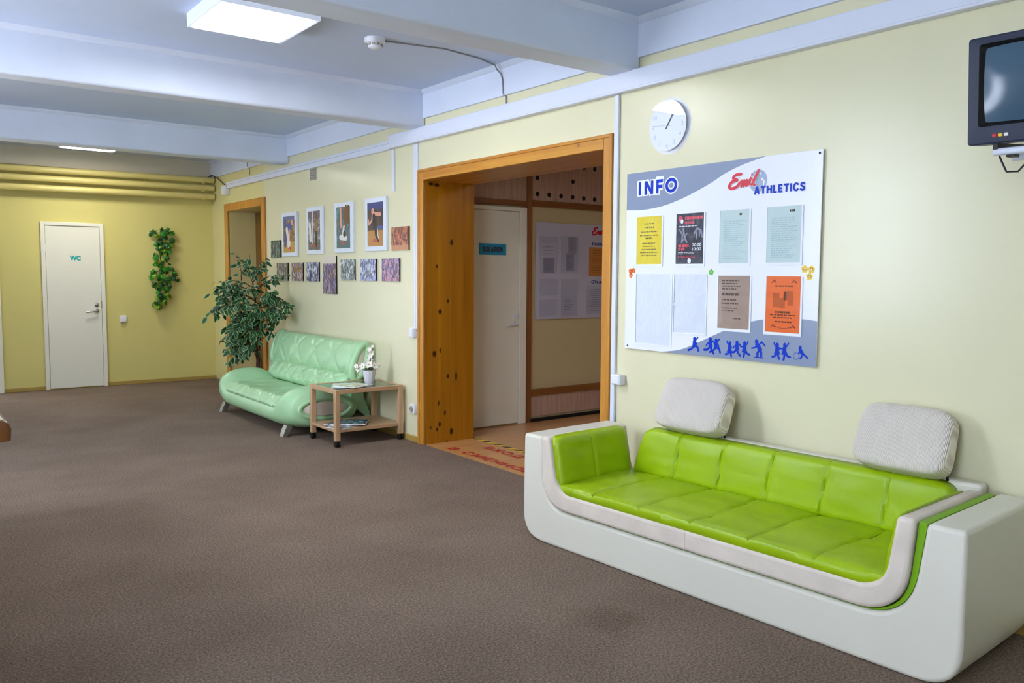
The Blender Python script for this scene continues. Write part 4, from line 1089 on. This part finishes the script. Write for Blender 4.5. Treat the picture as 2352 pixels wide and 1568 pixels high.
# ------------------------------------------------------------------ television
tv = thing('crt_television', 'charcoal tube television on a white bracket high on the pale wall', 'television', (3.010, 1.160, 1.822), RW+math.radians(4))
tv.rotation_euler.x = math.radians(5); tv.scale.z = .94
hw = .205
front = round_poly([(-hw, 0), (hw, 0), (hw, .375), (-hw, .375)], .012, 4, True)
def ringp(y, sx, sz, zc=.19):
    return [Vector((x*sx, y, zc+(z-.19)*sz)) for x, z in front]
mb = MB(); rs = [ringp(-.002, .97, .97), ringp(.0, 1, 1), ringp(.09, 1.0, 1.0), ringp(.12, .94, .93), ringp(.26, .68, .66, .20), ringp(.35, .62, .56, .20), ringp(.36, .56, .5, .20)]
for r in rs[:2]:
    for p in r: p.x += math.copysign(.006*(1-((p.z-.19)/.19)**2), p.x)
mb.grid(rs, close=True); n = len(front); mb.add(rs[-1], [tuple(range(n))])
cab = mb.build('cabinet', mt['tv'], tv)
scr = round_poly([(-.158, .075), (.158, .075), (.158, .338), (-.158, .338)], .022, 5, True); ns = len(scr)
mb = MB(); mb.grid([rs[0], [Vector((x, -.004, z)) for x, z in round_poly([(-.172, .062), (.172, .062), (.172, .350), (-.172, .350)], .012, 4, True)]], close=True)
mb.build('bezel', mt['tv'], tv)
mb = MB(); a4 = round_poly([(-.172, .062), (.172, .062), (.172, .350), (-.172, .350)], .02, 5, True)
mb.grid([[Vector((x, -.004, z)) for x, z in a4], [Vector((x, .012, z)) for x, z in scr]], close=True); mb.build('screen_surround', mt['black'], tv)
P = []
for i in range(13):
    row = []
    for k in range(17):
        u, v = -1+2*k/16, -1+2*i/12
        row.append((u*.160*(1-.03*v*v), .012-.022*(1-u*u)*(1-v*v)-.004*(1-u*u*v*v), .2065+v*.133*(1-.03*u*u)))
    P.append(row)
MB().grid(P).build('screen', mt['screen'], tv)
for k, cname in enumerate([(200, 40, 50), (236, 190, 60), (240, 236, 230)]):
    MB().box(-.128+.018*k, -.114+.018*k, -.006, .0, .022, .034).build('badge', M('badge_%d' % k, cname, .4), tv, bevel=.002)
for x in (-.13, .115): MB().box(x, x+.015, .01, .3, -.022, .001).build('base_rail', mt['black'], tv)
br = thing('wall_bracket', 'white tubular bracket with a black wire loop under the television', 'bracket', (3.010, 1.160, 1.822), RW+math.radians(4))
MB().tube([(-.128, .022, -.026), (.128, .022, -.026)], .0125, 12).tube([(-.128, .2, -.026), (.128, .2, -.026)], .0125, 12).tube([(-.0, .022, -.03), (0, .44, -.03)], .014, 12).build('wall_mount_tube', mt['trunk'], br)
MB().box(-.05, .05, .425, .44, -.12, .06).build('wall_mount_plate', mt['trunk'], br, bevel=.004)
MB().tube([(-.118, .03, -.03), (-.108, .03, -.055), (-.09, .03, -.094), (-.055, .03, -.096), (-.02, .03, -.055), (-.01, .03, -.03)], .0032, 8).build('wire_loop', mt['black'], br)
MB().box(-.092, -.062, .02, .06, -.046, -.036).build('clamp', mt['black'], br, bevel=.003)

# ------------------------------------------------------------------ information board
BYc, BZ0 = 2.8205, .953
ib = thing('information_board', 'large white board lettered INFO on the pale wall above the lime settee', 'notice board', (W-.010, BYc, BZ0), RW)
X = lambda Y: BYc-Y
Zb = lambda z: z-BZ0
MB().box(-.6235, .6235, -.006, 0, 0, 1.0).build('panel', mt['board'], ib, bevel=.001, seg=1)
yF = -.0064
def smooth_curve(pts, n=6):
    out = []
    for i in range(len(pts)-1):
        p0 = pts[max(i-1, 0)]; p1 = pts[i]; p2 = pts[i+1]; p3 = pts[min(i+2, len(pts)-1)]
        for k in range(n):
            t = k/n
            out.append(tuple(.5*((2*b)+(c-a)*t+(2*a-5*b+4*c-d)*t*t+(-a+3*b-3*c+d)*t**3) for a, b, c, d in zip(p0, p1, p2, p3)))
    out.append(tuple(pts[-1])); return out
cv = smooth_curve([(3.444, 1.747), (3.321, 1.742), (3.189, 1.752), (3.064, 1.777), (2.945, 1.813), (2.831, 1.855), (2.749, 1.892), (2.643, 1.925), (2.50, 1.953)])
mb = MB()
def flatpoly(mb, pts, y, mi=0):
    mb.add([(x, y, z) for x, z in pts], [tuple(range(len(pts)))], mi)
# strips between the curve and the edge keep the faces convex
def strip(mb, cv, zedge, y):
    for (a, b) in zip(cv, cv[1:]):
        mb.add([(X(a[0]), y, Zb(a[1])), (X(b[0]), y, Zb(b[1])), (X(b[0]), y, Zb(zedge)), (X(a[0]), y, Zb(zedge))], [(0, 1, 2, 3)])
strip(mb, cv, 1.953, yF)
mb.build('graphic_swoosh', mt['grey'], ib, smooth=False); mb = MB()
cv2 = smooth_curve([(3.20, .953), (3.135, .956), (3.011, .978), (2.892, 1.025), (2.740, 1.090), (2.640, 1.128), (2.559, 1.150), (2.480, 1.165), (2.38, 1.174), (2.271, 1.174), (2.197, 1.168)])
strip(mb, cv2, .953, yF)
mb.build('graphic_swoosh', mt['grey'], ib, smooth=False)
mb = MB()
for wt, mi, y in ((.46, 1, yF-.0004), (.24, 0, yF-.0016)):
    for ch, x0, wd_ in (('I', X(3.352), .022), ('N', X(3.304), .064), ('F', X(3.216), .052), ('O', X(3.149), .084)):
        g = .008 if mi else 0
        e_ = .007 if mi and ch != 'O' else 0
        block_text(mb, ch, x0-e_*.6, Zb(1.826)-e_, y, wd_+1.2*e_, .074+2*e_, wt, mi)
mb.build('lettering', [mt['blue'], mt['pwhite']], ib, smooth=False)
# emblem: globe, red script, blue capitals
em = MB()
gx, gz = X(2.546), Zb(1.838)
em.disc(gx, gz, .052, yF-.0006, 40, 0, .055)
for pts in ([(-.03, .02), (-.01, .04), (.015, .035)], [(.02, .01), (.035, -.005), (.03, -.03)], [(-.02, -.01), (-.005, -.03)]):
    em.stroke([(gx+a, gz+b) for a, b in pts], .007, yF-.0009, 1)
sx0, sz0 = X(2.722), Zb(1.812)
def ss(pts, wl, mi, y):
    q = smooth_curve([(sx0+a, sz0+b) for a, b in pts], 5)
    em.stroke(q, wl, y, mi)
for wl, mi, y in ((.0200, 3, yF-.0010), (.0135, 2, yF-.0018)):
    ss([(.075, .068), (.045, .066), (.028, .052), (.052, .040), (.022, .034), (.004, .012), (.018, .000), (.048, .006), (.066, .022)], wl*1.15, mi, y)
    ss([(.066, .022), (.084, .036), (.078, .006), (.098, .036), (.092, .006), (.112, .036), (.108, .008), (.118, .010)], wl*.8, mi, y)
    ss([(.118, .012), (.136, .044), (.130, .016), (.142, .012)], wl*.8, mi, y)
    ss([(.150, .030), (.180, .078), (.172, .060), (.150, .018), (.160, .008)], wl*.9, mi, y)
em.disc(sx0+.142, sz0+.060, .005, yF-.0016, 10, 2)
em.build('emblem', [mt['globe'], mt['pwhite'], mt['red'], mt['pwhite']], ib, smooth=False)
mb = MB(); block_text(mb, 'ATHLETICS', X(2.566), Zb(1.773), yF-.0024, .282, .038, .25, 0, .2)
mb.build('lettering', mt['blue'], ib, smooth=False)
# running children printed on the swoosh
def kid(cx, cz, h, pose, skirt=False, flip=1, board=False):
    y = yF-.0008; kd = MB()
    T = lambda a, b: (cx+flip*a*h, cz+b*h)
    S = lambda pts, w: kd.stroke([T(*p) for p in pts], w*h, y)
    kd.disc(*T(pose.get('hx', .0), .86), .125*h, y, 14)
    S([(pose.get('hx', 0)*.8, .70), (pose.get('px', -.02), .42)], .27)
    for k in ('a1', 'a2', 'l1', 'l2'):
        S(pose[k], .095 if k[0] == 'a' else .14)
    if skirt:
        p = [T(-.10, .55), T(.10, .55), T(.24, .24), T(-.24, .24)]
        kd.add([(a, y, b) for a, b in p], [(0, 1, 2, 3)])
    return kd
run = dict(a1=[(0, .68), (.2, .56), (.22, .42)], a2=[(0, .68), (.16, .86), (.26, .96)], l1=[(0, .42), (.26, .34), (.34, .10)], l2=[(-.02, .42), (-.2, .22), (-.5, .08)])
run2 = dict(a1=[(0, .68), (-.2, .78), (-.34, .62)], a2=[(0, .68), (.22, .60), (.3, .48)], l1=[(0, .42), (.22, .22), (.46, .2)], l2=[(-.02, .42), (-.1, .2), (-.28, .02)])
skip = dict(a1=[(0, .66), (-.2, .84), (-.24, .98)], a2=[(0, .66), (.18, .56)], l1=[(0, .3), (-.16, .12), (-.34, .06)], l2=[(.04, .3), (.1, .12), (.16, -.04)])
danc = dict(a1=[(0, .66), (-.24, .6), (-.36, .66)], a2=[(0, .66), (.2, .84), (.26, .98)], l1=[(0, .3), (-.02, .1), (-.06, -.06)], l2=[(.04, .3), (.26, .16), (.4, .14)])
skat = dict(hx=-.18, px=.08, a1=[(-.12, .66), (-.3, .5), (-.5, .46)], a2=[(0, .7), (.18, .86), (.4, .66)], l1=[(.06, .4), (-.1, .22), (-.1, .02)], l2=[(.1, .4), (.16, .22), (.14, .02)])
lean = dict(hx=.0, px=.2, a1=[(.02, .66), (-.12, .44)], a2=[(.04, .66), (.0, .4)], l1=[(.2, .42), (.46, .26), (.66, .1)], l2=[(.18, .4), (.14, .18), (.04, .04)])
for (Y, z0, h, p, s, f) in [(2.921, .966, .082, run, False, 1), (2.815, .966, .086, run2, False, -1), (2.777, .968, .080, run, False, 1), (2.690, .966, .074, skip, True, 1), (2.645, .968, .078, run2, False, -1), (2.598, .970, .076, danc, True, 1),
                         (2.512, .974, .086, skat, False, 1), (2.408, .976, .076, skip, True, 1), (2.366, .976, .078, danc, True, 1), (2.282, .982, .064, lean, False, 1)]:
    kd = kid(X(Y), Zb(z0)+.004, h, p, s, f)
    if p is skat: kd.stroke([(X(2.535), Zb(.974)), (X(2.488), Zb(.974))], .006, yF-.0008)
    if p is lean:
      for k in range(20):
        a, b = 2*PI*k/20, 2*PI*(k+1)/20; c_ = (X(2.302), Zb(.998))
        kd.stroke([(c_[0]+.016*math.cos(a), c_[1]+.016*math.sin(a)), (c_[0]+.016*math.cos(b), c_[1]+.016*math.sin(b))], .002, yF-.0008)
    kd.build('printed_silhouette', mt['blue'], ib, smooth=False)
for (Y, z) in ((3.419, .970), (2.220, .981), (3.425, 1.935), (2.215, 1.935)): MB().lathe([(.0, -.004), (.005, -.0035), (.006, -.0)], 12, (X(Y), -.006, Zb(z)), 'Y').build('wall_mount_screw', mt['chrome'], ib)
# clear pockets
def pocket(par, x0, x1, z0, z1, b=.010, y=-.0065, m=None, mid=None):
    p = bpy.data.objects.new('document_pocket', None); C.objects.link(p); p.parent = par
    mb = MB().box(x0-b, x0, y-.0035, y, z0-b*1.4, z1).box(x1, x1+b, y-.0035, y, z0-b*1.4, z1).box(x0, x1, y-.0035, y, z0-b*1.4, z0)
    if mid: mb.box(x0, x1, y-.003, y, mid-.006, mid+.006)
    mb.build('pocket_rim', m or mt['acetate'], p, smooth=False)
    return p
papers = [('yel', 3.357, 3.168, 1.438, 1.704), ('blk', 3.063, 2.875, 1.438, 1.705), ('g1', 2.770, 2.590, 1.439, 1.705), ('g2', 2.484, 2.297, 1.440, 1.706), ('brown', 2.770, 2.575, 1.107, 1.376), ('orange', 2.479, 2.288, 1.105, 1.374)]
for k, a, b, z0, z1 in papers: pocket(ib, X(a), X(b), Zb(z0), Zb(z1), .010)
pocket(ib, X(3.356), X(3.093), Zb(.992), Zb(1.383), .010); pocket(ib, X(3.070), X(2.850), Zb(1.068), Zb(1.383), .006, mid=Zb(1.22))
gm, nt, b = newmat('pocket_film')
tr_ = nt.nodes.new('ShaderNodeBsdfTransparent'); tr_.inputs['Color'].default_value = (.92, .94, .965, 1); gl_ = nt.nodes.new('ShaderNodeBsdfGlossy'); gl_.inputs['Roughness'].default_value = .06
v = coords(nt); n_ = N(nt, 'ShaderNodeTexNoise', Scale=7.0, Detail=1.0); nt.links.new(v, n_.inputs['Vector'])
bp = N(nt, 'ShaderNodeBump', Strength=.5, Distance=.012); nt.links.new(n_.outputs['Fac'], bp.inputs['Height'])
fr_ = thin_reflect(nt, .045, .5, bp.outputs['Normal']); mx_ = nt.nodes.new('ShaderNodeMixShader')
nt.links.new(bp.outputs['Normal'], gl_.inputs['Normal'])
nt.links.new(fr_.outputs[0], mx_.inputs[0]); nt.links.new(tr_.outputs[0], mx_.inputs[1]); nt.links.new(gl_.outputs[0], mx_.inputs[2])
nt.links.new(mx_.outputs[0], nt.nodes['Material Output'].inputs['Surface'])
FILM = gm
i = 0
for p in [o for o in ib.children if o.name.startswith('document_pocket')]:
    rim = [c_ for c_ in p.children][0]
    xs = [v_.co.x for v_ in rim.data.vertices]; zs = [v_.co.z for v_ in rim.data.vertices]
    x0, x1, z0, z1 = min(xs)+.004, max(xs)-.004, min(zs)+.004, max(zs)
    f = MB().add([(x0, -.0098, z0), (x1, -.0098, z0), (x1, -.0098, z1), (x0, -.0098, z1)], [(0, 1, 2, 3)])
    f.build('film', FILM, p, smooth=False, fixn=False)
# papers in the pockets
def lines(mb, x0, x1, z0, z1, n, h, rnd, align='L', mi=0, gaps=.25, y=-.0008):
    for k in range(n):
        z = z1-(k+.5)*(z1-z0)/n; L = (x1-x0)*rnd.uniform(.55, 1.0)
        a = x0 if align == 'L' else (x0+x1-L)/2
        e = a+L
        while a < e-.002:
            wv = rnd.uniform(.006, .022); c_ = min(a+wv, e)
            mb.add([(a, y, z-h/2), (c_, y, z-h/2), (c_, y, z+h/2), (a, y, z+h/2)], [(0, 1, 2, 3)], mi); a = c_+.004
def sheet(label, par, x0, x1, z0, z1, mat, name='notice_sheet', rz=RW, group=None, off=.0078):
    """par = (world x, centre y, base z) of the board; local x is across the board"""
    w_, h_ = x1-x0, z1-z0
    t = thing(name, label, 'notice', par(x0+w_/2, z0, off), rz, group)
    MB().box(-w_/2, w_/2, -.0005, .0, 0, h_).build('paper', mat, t, smooth=False)
    return t, w_/2, h_
par1 = lambda x, z, off: (W-.010-off, BYc-x, BZ0+z)
rnd = random.Random(3)
S = {k: (X(a), X(b), Zb(z0), Zb(z1)) for k, a, b, z0, z1 in papers}
t, w_, h_ = sheet('yellow notice with centred text, upper row of the information board', par1, *S['yel'], M('paper_yellow', (240, 214, 10), .5))
mb = MB(); lines(mb, -.055, .055, .215, .235, 1, .006, rnd, 'C'); lines(mb, -.06, .06, .195, .213, 1, .008, rnd, 'C'); lines(mb, -.08, .08, .150, .190, 2, .0055, rnd, 'C'); lines(mb, -.03, .03, .136, .152, 1, .009, rnd, 'C'); lines(mb, -.07, .07, .04, .125, 5, .005, rnd, 'C')
mb.build('print', M('ink_olive', (120, 104, 20), .6), t, smooth=False)
t, w_, h_ = sheet('black poster with red headings and white figures, upper row of the information board', par1, *S['blk'], M('paper_black', (44, 40, 54), .3), 'poster')
mb = MB(); lines(mb, -.035, .085, .205, .255, 2, .016, rnd, 'L', 0); lines(mb, -.078, -.0, .07, .105, 2, .014, rnd, 'L', 0)
put_text(mb, '20:00', .018, .092, -.0009, .062, .016, .02, mi=1); put_text(mb, '10:00', .018, .070, -.0009, .062, .016, .02, mi=1)
lines(mb, -.078, .078, .195, .203, 1, .004, rnd, 'L', 1); lines(mb, -.078, .06, .05, .064, 2, .003, rnd, 'L', 1); lines(mb, -.08, .08, .03, .045, 2, .004, rnd, 'L', 0)
mb.disc(-.065, .238, .014, -.0009, 16, 0, .018); mb.disc(-.055, .226, .010, -.0011, 12, 1, .012); mb.disc(.0, .016, .012, -.0009, 16, 1, .014)
for pts, wv in (([(-.07, .18), (-.05, .155), (-.055, .115)], .010), ([(-.045, .185), (-.035, .14), (-.02, .115)], .012), ([(-.02, .16), (-.05, .12)], .007), ([(.03, .16), (.05, .185), (.075, .175), (.085, .14)], .012), ([(.045, .165), (.05, .13)], .008), ([(.07, .17), (.065, .14)], .007)):
    mb.stroke(pts, wv, -.0009, 2)
mb.build('print', [M('poster_red', (226, 60, 74), .4), mt['pwhite'], M('poster_grey', (140, 138, 154), .4)], t, smooth=False)
for k, lab in (('g1', 'pale green timetable sheet next to the black poster, upper row of the information board'), ('g2', 'pale green timetable sheet at the outer end of the upper row, under the blue capitals')):
    t, w_, h_ = sheet(lab, par1, *S[k], M('paper_green_'+k, (210, 226, 220), .45))
    mb = MB(); lines(mb, -w_+.025, w_-.012, .02, h_-.05, 19, .0045, rnd, 'L', 0); lines(mb, .03, .06, h_-.03, h_-.015, 1, .010, rnd, 'L', 1)
    mb.build('print', [M('ink_green_'+k, (180, 206, 204), .6), mt['ink']], t, smooth=False)
t, w_, h_ = sheet('brown paper notice with dark lines of text, lower row of the information board', par1, *S['brown'], M('paper_brown', (176, 148, 130), .5))
mb = MB(); lines(mb, -.075, .075, .195, .250, 4, .0055, rnd); lines(mb, -.075, .075, .165, .185, 1, .014, rnd); lines(mb, -.075, .07, .12, .155, 2, .007, rnd); lines(mb, -.075, .06, .085, .11, 2, .005, rnd); lines(mb, .0, .07, .045, .06, 1, .006, rnd)
mb.build('print', M('ink_brown', (92, 70, 62), .6), t, smooth=False)
t, w_, h_ = sheet('orange paper notice with a dark picture, lower row of the information board', par1, *S['orange'], M('paper_orange', (250, 112, 30), .5))
mb = MB(); lines(mb, -.05, .06, .215, .23, 1, .006, rnd, 'C'); lines(mb, -.05, .05, .09, .105, 1, .010, rnd, 'C'); lines(mb, -.075, .075, .065, .09, 2, .005, rnd, 'C'); lines(mb, -.05, .06, .045, .058, 1, .007, rnd, 'C')
for a, b_, c_, d in ((-.055, -.02, .12, .19), (-.02, .012, .115, .165), (.005, .025, .155, .20), (.025, .055, .13, .2)): mb.add([(a, -.0008, c_), (b_, -.0008, c_), (b_, -.0008, d), (a, -.0008, d)], [(0, 1, 2, 3)], 1)
mb.add([(.003, -.0012, .160), (.018, -.0012, .160), (.018, -.0012, .195), (.003, -.0012, .195)], [(0, 1, 2, 3)], 0)
for cx in (-.05, .06):
    for z in (.03, .245): mb.stroke([(cx-.015, z-.008), (cx, z+.008), (cx+.012, z-.006), (cx-.006, z)], .003, -.0009, 0)
mb.stroke([(-.04, .028), (-.01, .02), (.02, .02), (.05, .028)], .002, -.0009, 0)
mb.build('print', [M('ink_dark_orange', (110, 50, 24), .6), M('ink_orange_shade', (206, 92, 28), .6)], t, smooth=False)
# flower shaped magnets
def blossom_ring(mb, cx, cz, r, th=.004):
    for k in range(5):
        a = 2*PI*k/5+.3
        mb.lathe([(.0, -th), (r*.34, -th), (r*.44, -th*.5), (r*.44, 0)], 12, (cx+r*.58*math.cos(a), 0, cz+r*.58*math.sin(a)), 'Y')
def magnet(label, Y, z, m, spots, r, hollow=True):
    t = thing('flower_magnet', label, 'magnet', (W-.0165, BYc-X(Y), z), RW)
    mb = MB()
    for x, zz in spots: blossom_ring(mb, x, zz, r)
    mb.build('petals', m, t)
    mb = MB()
    for x, zz in spots: mb.lathe([(.0, -.0052), (r*.28, -.005), (r*.3, -.001)], 12, (x, 0, zz), 'Y')
    mb.build('flower_centre', mt['pwhite'] if hollow else m, t)
magnet('orange cluster of three flower magnets at the rim of the information board', 3.394, 1.391, M('magnet_orange', (250, 120, 20), .4), [(-.012, .008), (.012, .012), (-.008, -.016)], .0155)
magnet('single small green flower magnet in the middle of the information board', 2.821, 1.394, M('magnet_green', (110, 200, 70), .4), [(0, 0)], .016, False)
magnet('yellow cluster of three flower magnets above the orange notice', 2.254, 1.396, M('magnet_yellow', (248, 206, 70), .4), [(-.018, .012), (.018, .010), (.008, -.022)], .0185)

# ------------------------------------------------------------------ notice board in the corridor
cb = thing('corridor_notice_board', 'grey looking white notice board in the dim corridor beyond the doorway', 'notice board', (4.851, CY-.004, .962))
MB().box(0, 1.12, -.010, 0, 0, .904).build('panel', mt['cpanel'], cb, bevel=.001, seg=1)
for (x0, z1, x1, z0) in [(4.897, 1.736, 5.110, 1.390), (5.152, 1.744, 5.368, 1.399), (4.897, 1.342, 5.113, 1.188), (5.157, 1.343, 5.371, 1.190), (4.894, 1.148, 5.110, .994), (5.160, 1.176, 5.369, .992), (5.51, 1.651, 5.73, 1.369), (5.49, 1.278, 5.71, 1.0)]:
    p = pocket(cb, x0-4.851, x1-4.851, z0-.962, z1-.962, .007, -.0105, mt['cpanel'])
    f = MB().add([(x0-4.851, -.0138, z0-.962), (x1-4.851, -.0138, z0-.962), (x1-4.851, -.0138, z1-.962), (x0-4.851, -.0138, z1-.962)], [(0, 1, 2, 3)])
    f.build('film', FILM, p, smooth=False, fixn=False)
mb = MB(); put_text(mb, 'Расписание', 5.553-4.851, 1.668-.962, -.0112, .30, .034, .03); put_text(mb, 'Объявления', 5.547-4.851, 1.294-.962, -.0112, .31, .036, .03)
mb.build('lettering', mt['navy'], cb, smooth=False)
em = MB(); sx0, sz0 = 5.545-4.851, 1.772-.962
em.disc(sx0+.175, sz0+.03, .045, -.0112, 30, 0, .05)
yF = -.0106
for wl, mi, y in ((.0125, 2, yF-.0016),):
    ss([(.075, .068), (.045, .066), (.028, .052), (.052, .040), (.022, .034), (.004, .012), (.018, .000), (.048, .006), (.066, .022)], wl*1.2, mi, y)
    ss([(.066, .022), (.084, .036), (.078, .006), (.098, .036), (.092, .006), (.112, .036), (.108, .008), (.118, .010)], wl*.9, mi, y)
    ss([(.118, .012), (.136, .044), (.130, .016), (.142, .012)], wl*.9, mi, y)
    ss([(.150, .030), (.180, .078), (.172, .060), (.150, .018), (.160, .008)], wl, mi, y)
em.build('emblem', [mt['globe'], mt['pwhite'], mt['red']], cb, smooth=False)
par2 = lambda x, z, off: (4.851+x, CY-.004-off, .962+z)
def sheet2(label, x0, z0, x1, z1, mat, ln, ink='ink', al='L'):
    t, w_, h_ = sheet(label, par2, x0-4.851, x1-4.851, z0-.962, z1-.962, mat, rz=0, off=.0116)
    mb = MB(); lines(mb, -w_+.02, w_-.015, .02, h_-.02, ln, .006, rnd, al)
    mb.build('print', mt[ink] if isinstance(ink, str) else ink, t, smooth=False)
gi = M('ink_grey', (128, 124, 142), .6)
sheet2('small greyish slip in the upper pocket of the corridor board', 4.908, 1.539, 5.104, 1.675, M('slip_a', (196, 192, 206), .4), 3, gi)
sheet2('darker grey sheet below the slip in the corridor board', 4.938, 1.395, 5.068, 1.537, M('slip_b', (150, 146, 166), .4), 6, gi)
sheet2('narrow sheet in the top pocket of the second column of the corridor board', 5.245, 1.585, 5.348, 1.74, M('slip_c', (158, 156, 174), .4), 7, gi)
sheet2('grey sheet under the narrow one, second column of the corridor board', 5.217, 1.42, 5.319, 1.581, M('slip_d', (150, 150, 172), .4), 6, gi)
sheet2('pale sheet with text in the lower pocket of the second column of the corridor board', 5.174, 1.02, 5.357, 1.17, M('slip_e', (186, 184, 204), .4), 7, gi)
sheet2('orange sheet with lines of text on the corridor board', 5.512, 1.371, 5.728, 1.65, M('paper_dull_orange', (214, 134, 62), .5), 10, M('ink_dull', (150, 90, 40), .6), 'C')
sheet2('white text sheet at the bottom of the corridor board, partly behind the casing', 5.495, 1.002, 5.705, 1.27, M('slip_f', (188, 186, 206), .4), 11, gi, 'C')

# ------------------------------------------------------------------ world and camera
wd = bpy.data.worlds.new('world'); bpy.context.scene.world = wd; wd.use_nodes = True
bg = wd.node_tree.nodes['Background']; bg.inputs['Color'].default_value = (.75, .85, 1, 1); bg.inputs['Strength'].default_value = .6
cam = bpy.data.cameras.new('camera'); co = bpy.data.objects.new('camera', cam); C.objects.link(co)
cam.sensor_width = 36; cam.lens = 36*1905.8/2352; cam.clip_start = .05
yaw, pit, rol = .64870, .07929, -.00603
fwd = Vector((math.sin(yaw)*math.cos(pit), math.cos(yaw)*math.cos(pit), -math.sin(pit)))
rt = Vector((math.cos(yaw), -math.sin(yaw), 0)); dn = fwd.cross(rt)
r2 = rt*math.cos(rol)+dn*math.sin(rol); d2_ = dn*math.cos(rol)-rt*math.sin(rol)
co.matrix_world = Matrix(((r2.x, -d2_.x, -fwd.x, 0), (r2.y, -d2_.y, -fwd.y, 0), (r2.z, -d2_.z, -fwd.z, 1.37), (0, 0, 0, 1)))
sc = bpy.context.scene; sc.camera = co
sc.view_settings.view_transform = 'Standard'; sc.view_settings.look = 'None'; sc.view_settings.gamma = 1
sc.view_settings.use_curve_mapping = False; sc.view_settings.exposure = 0.3
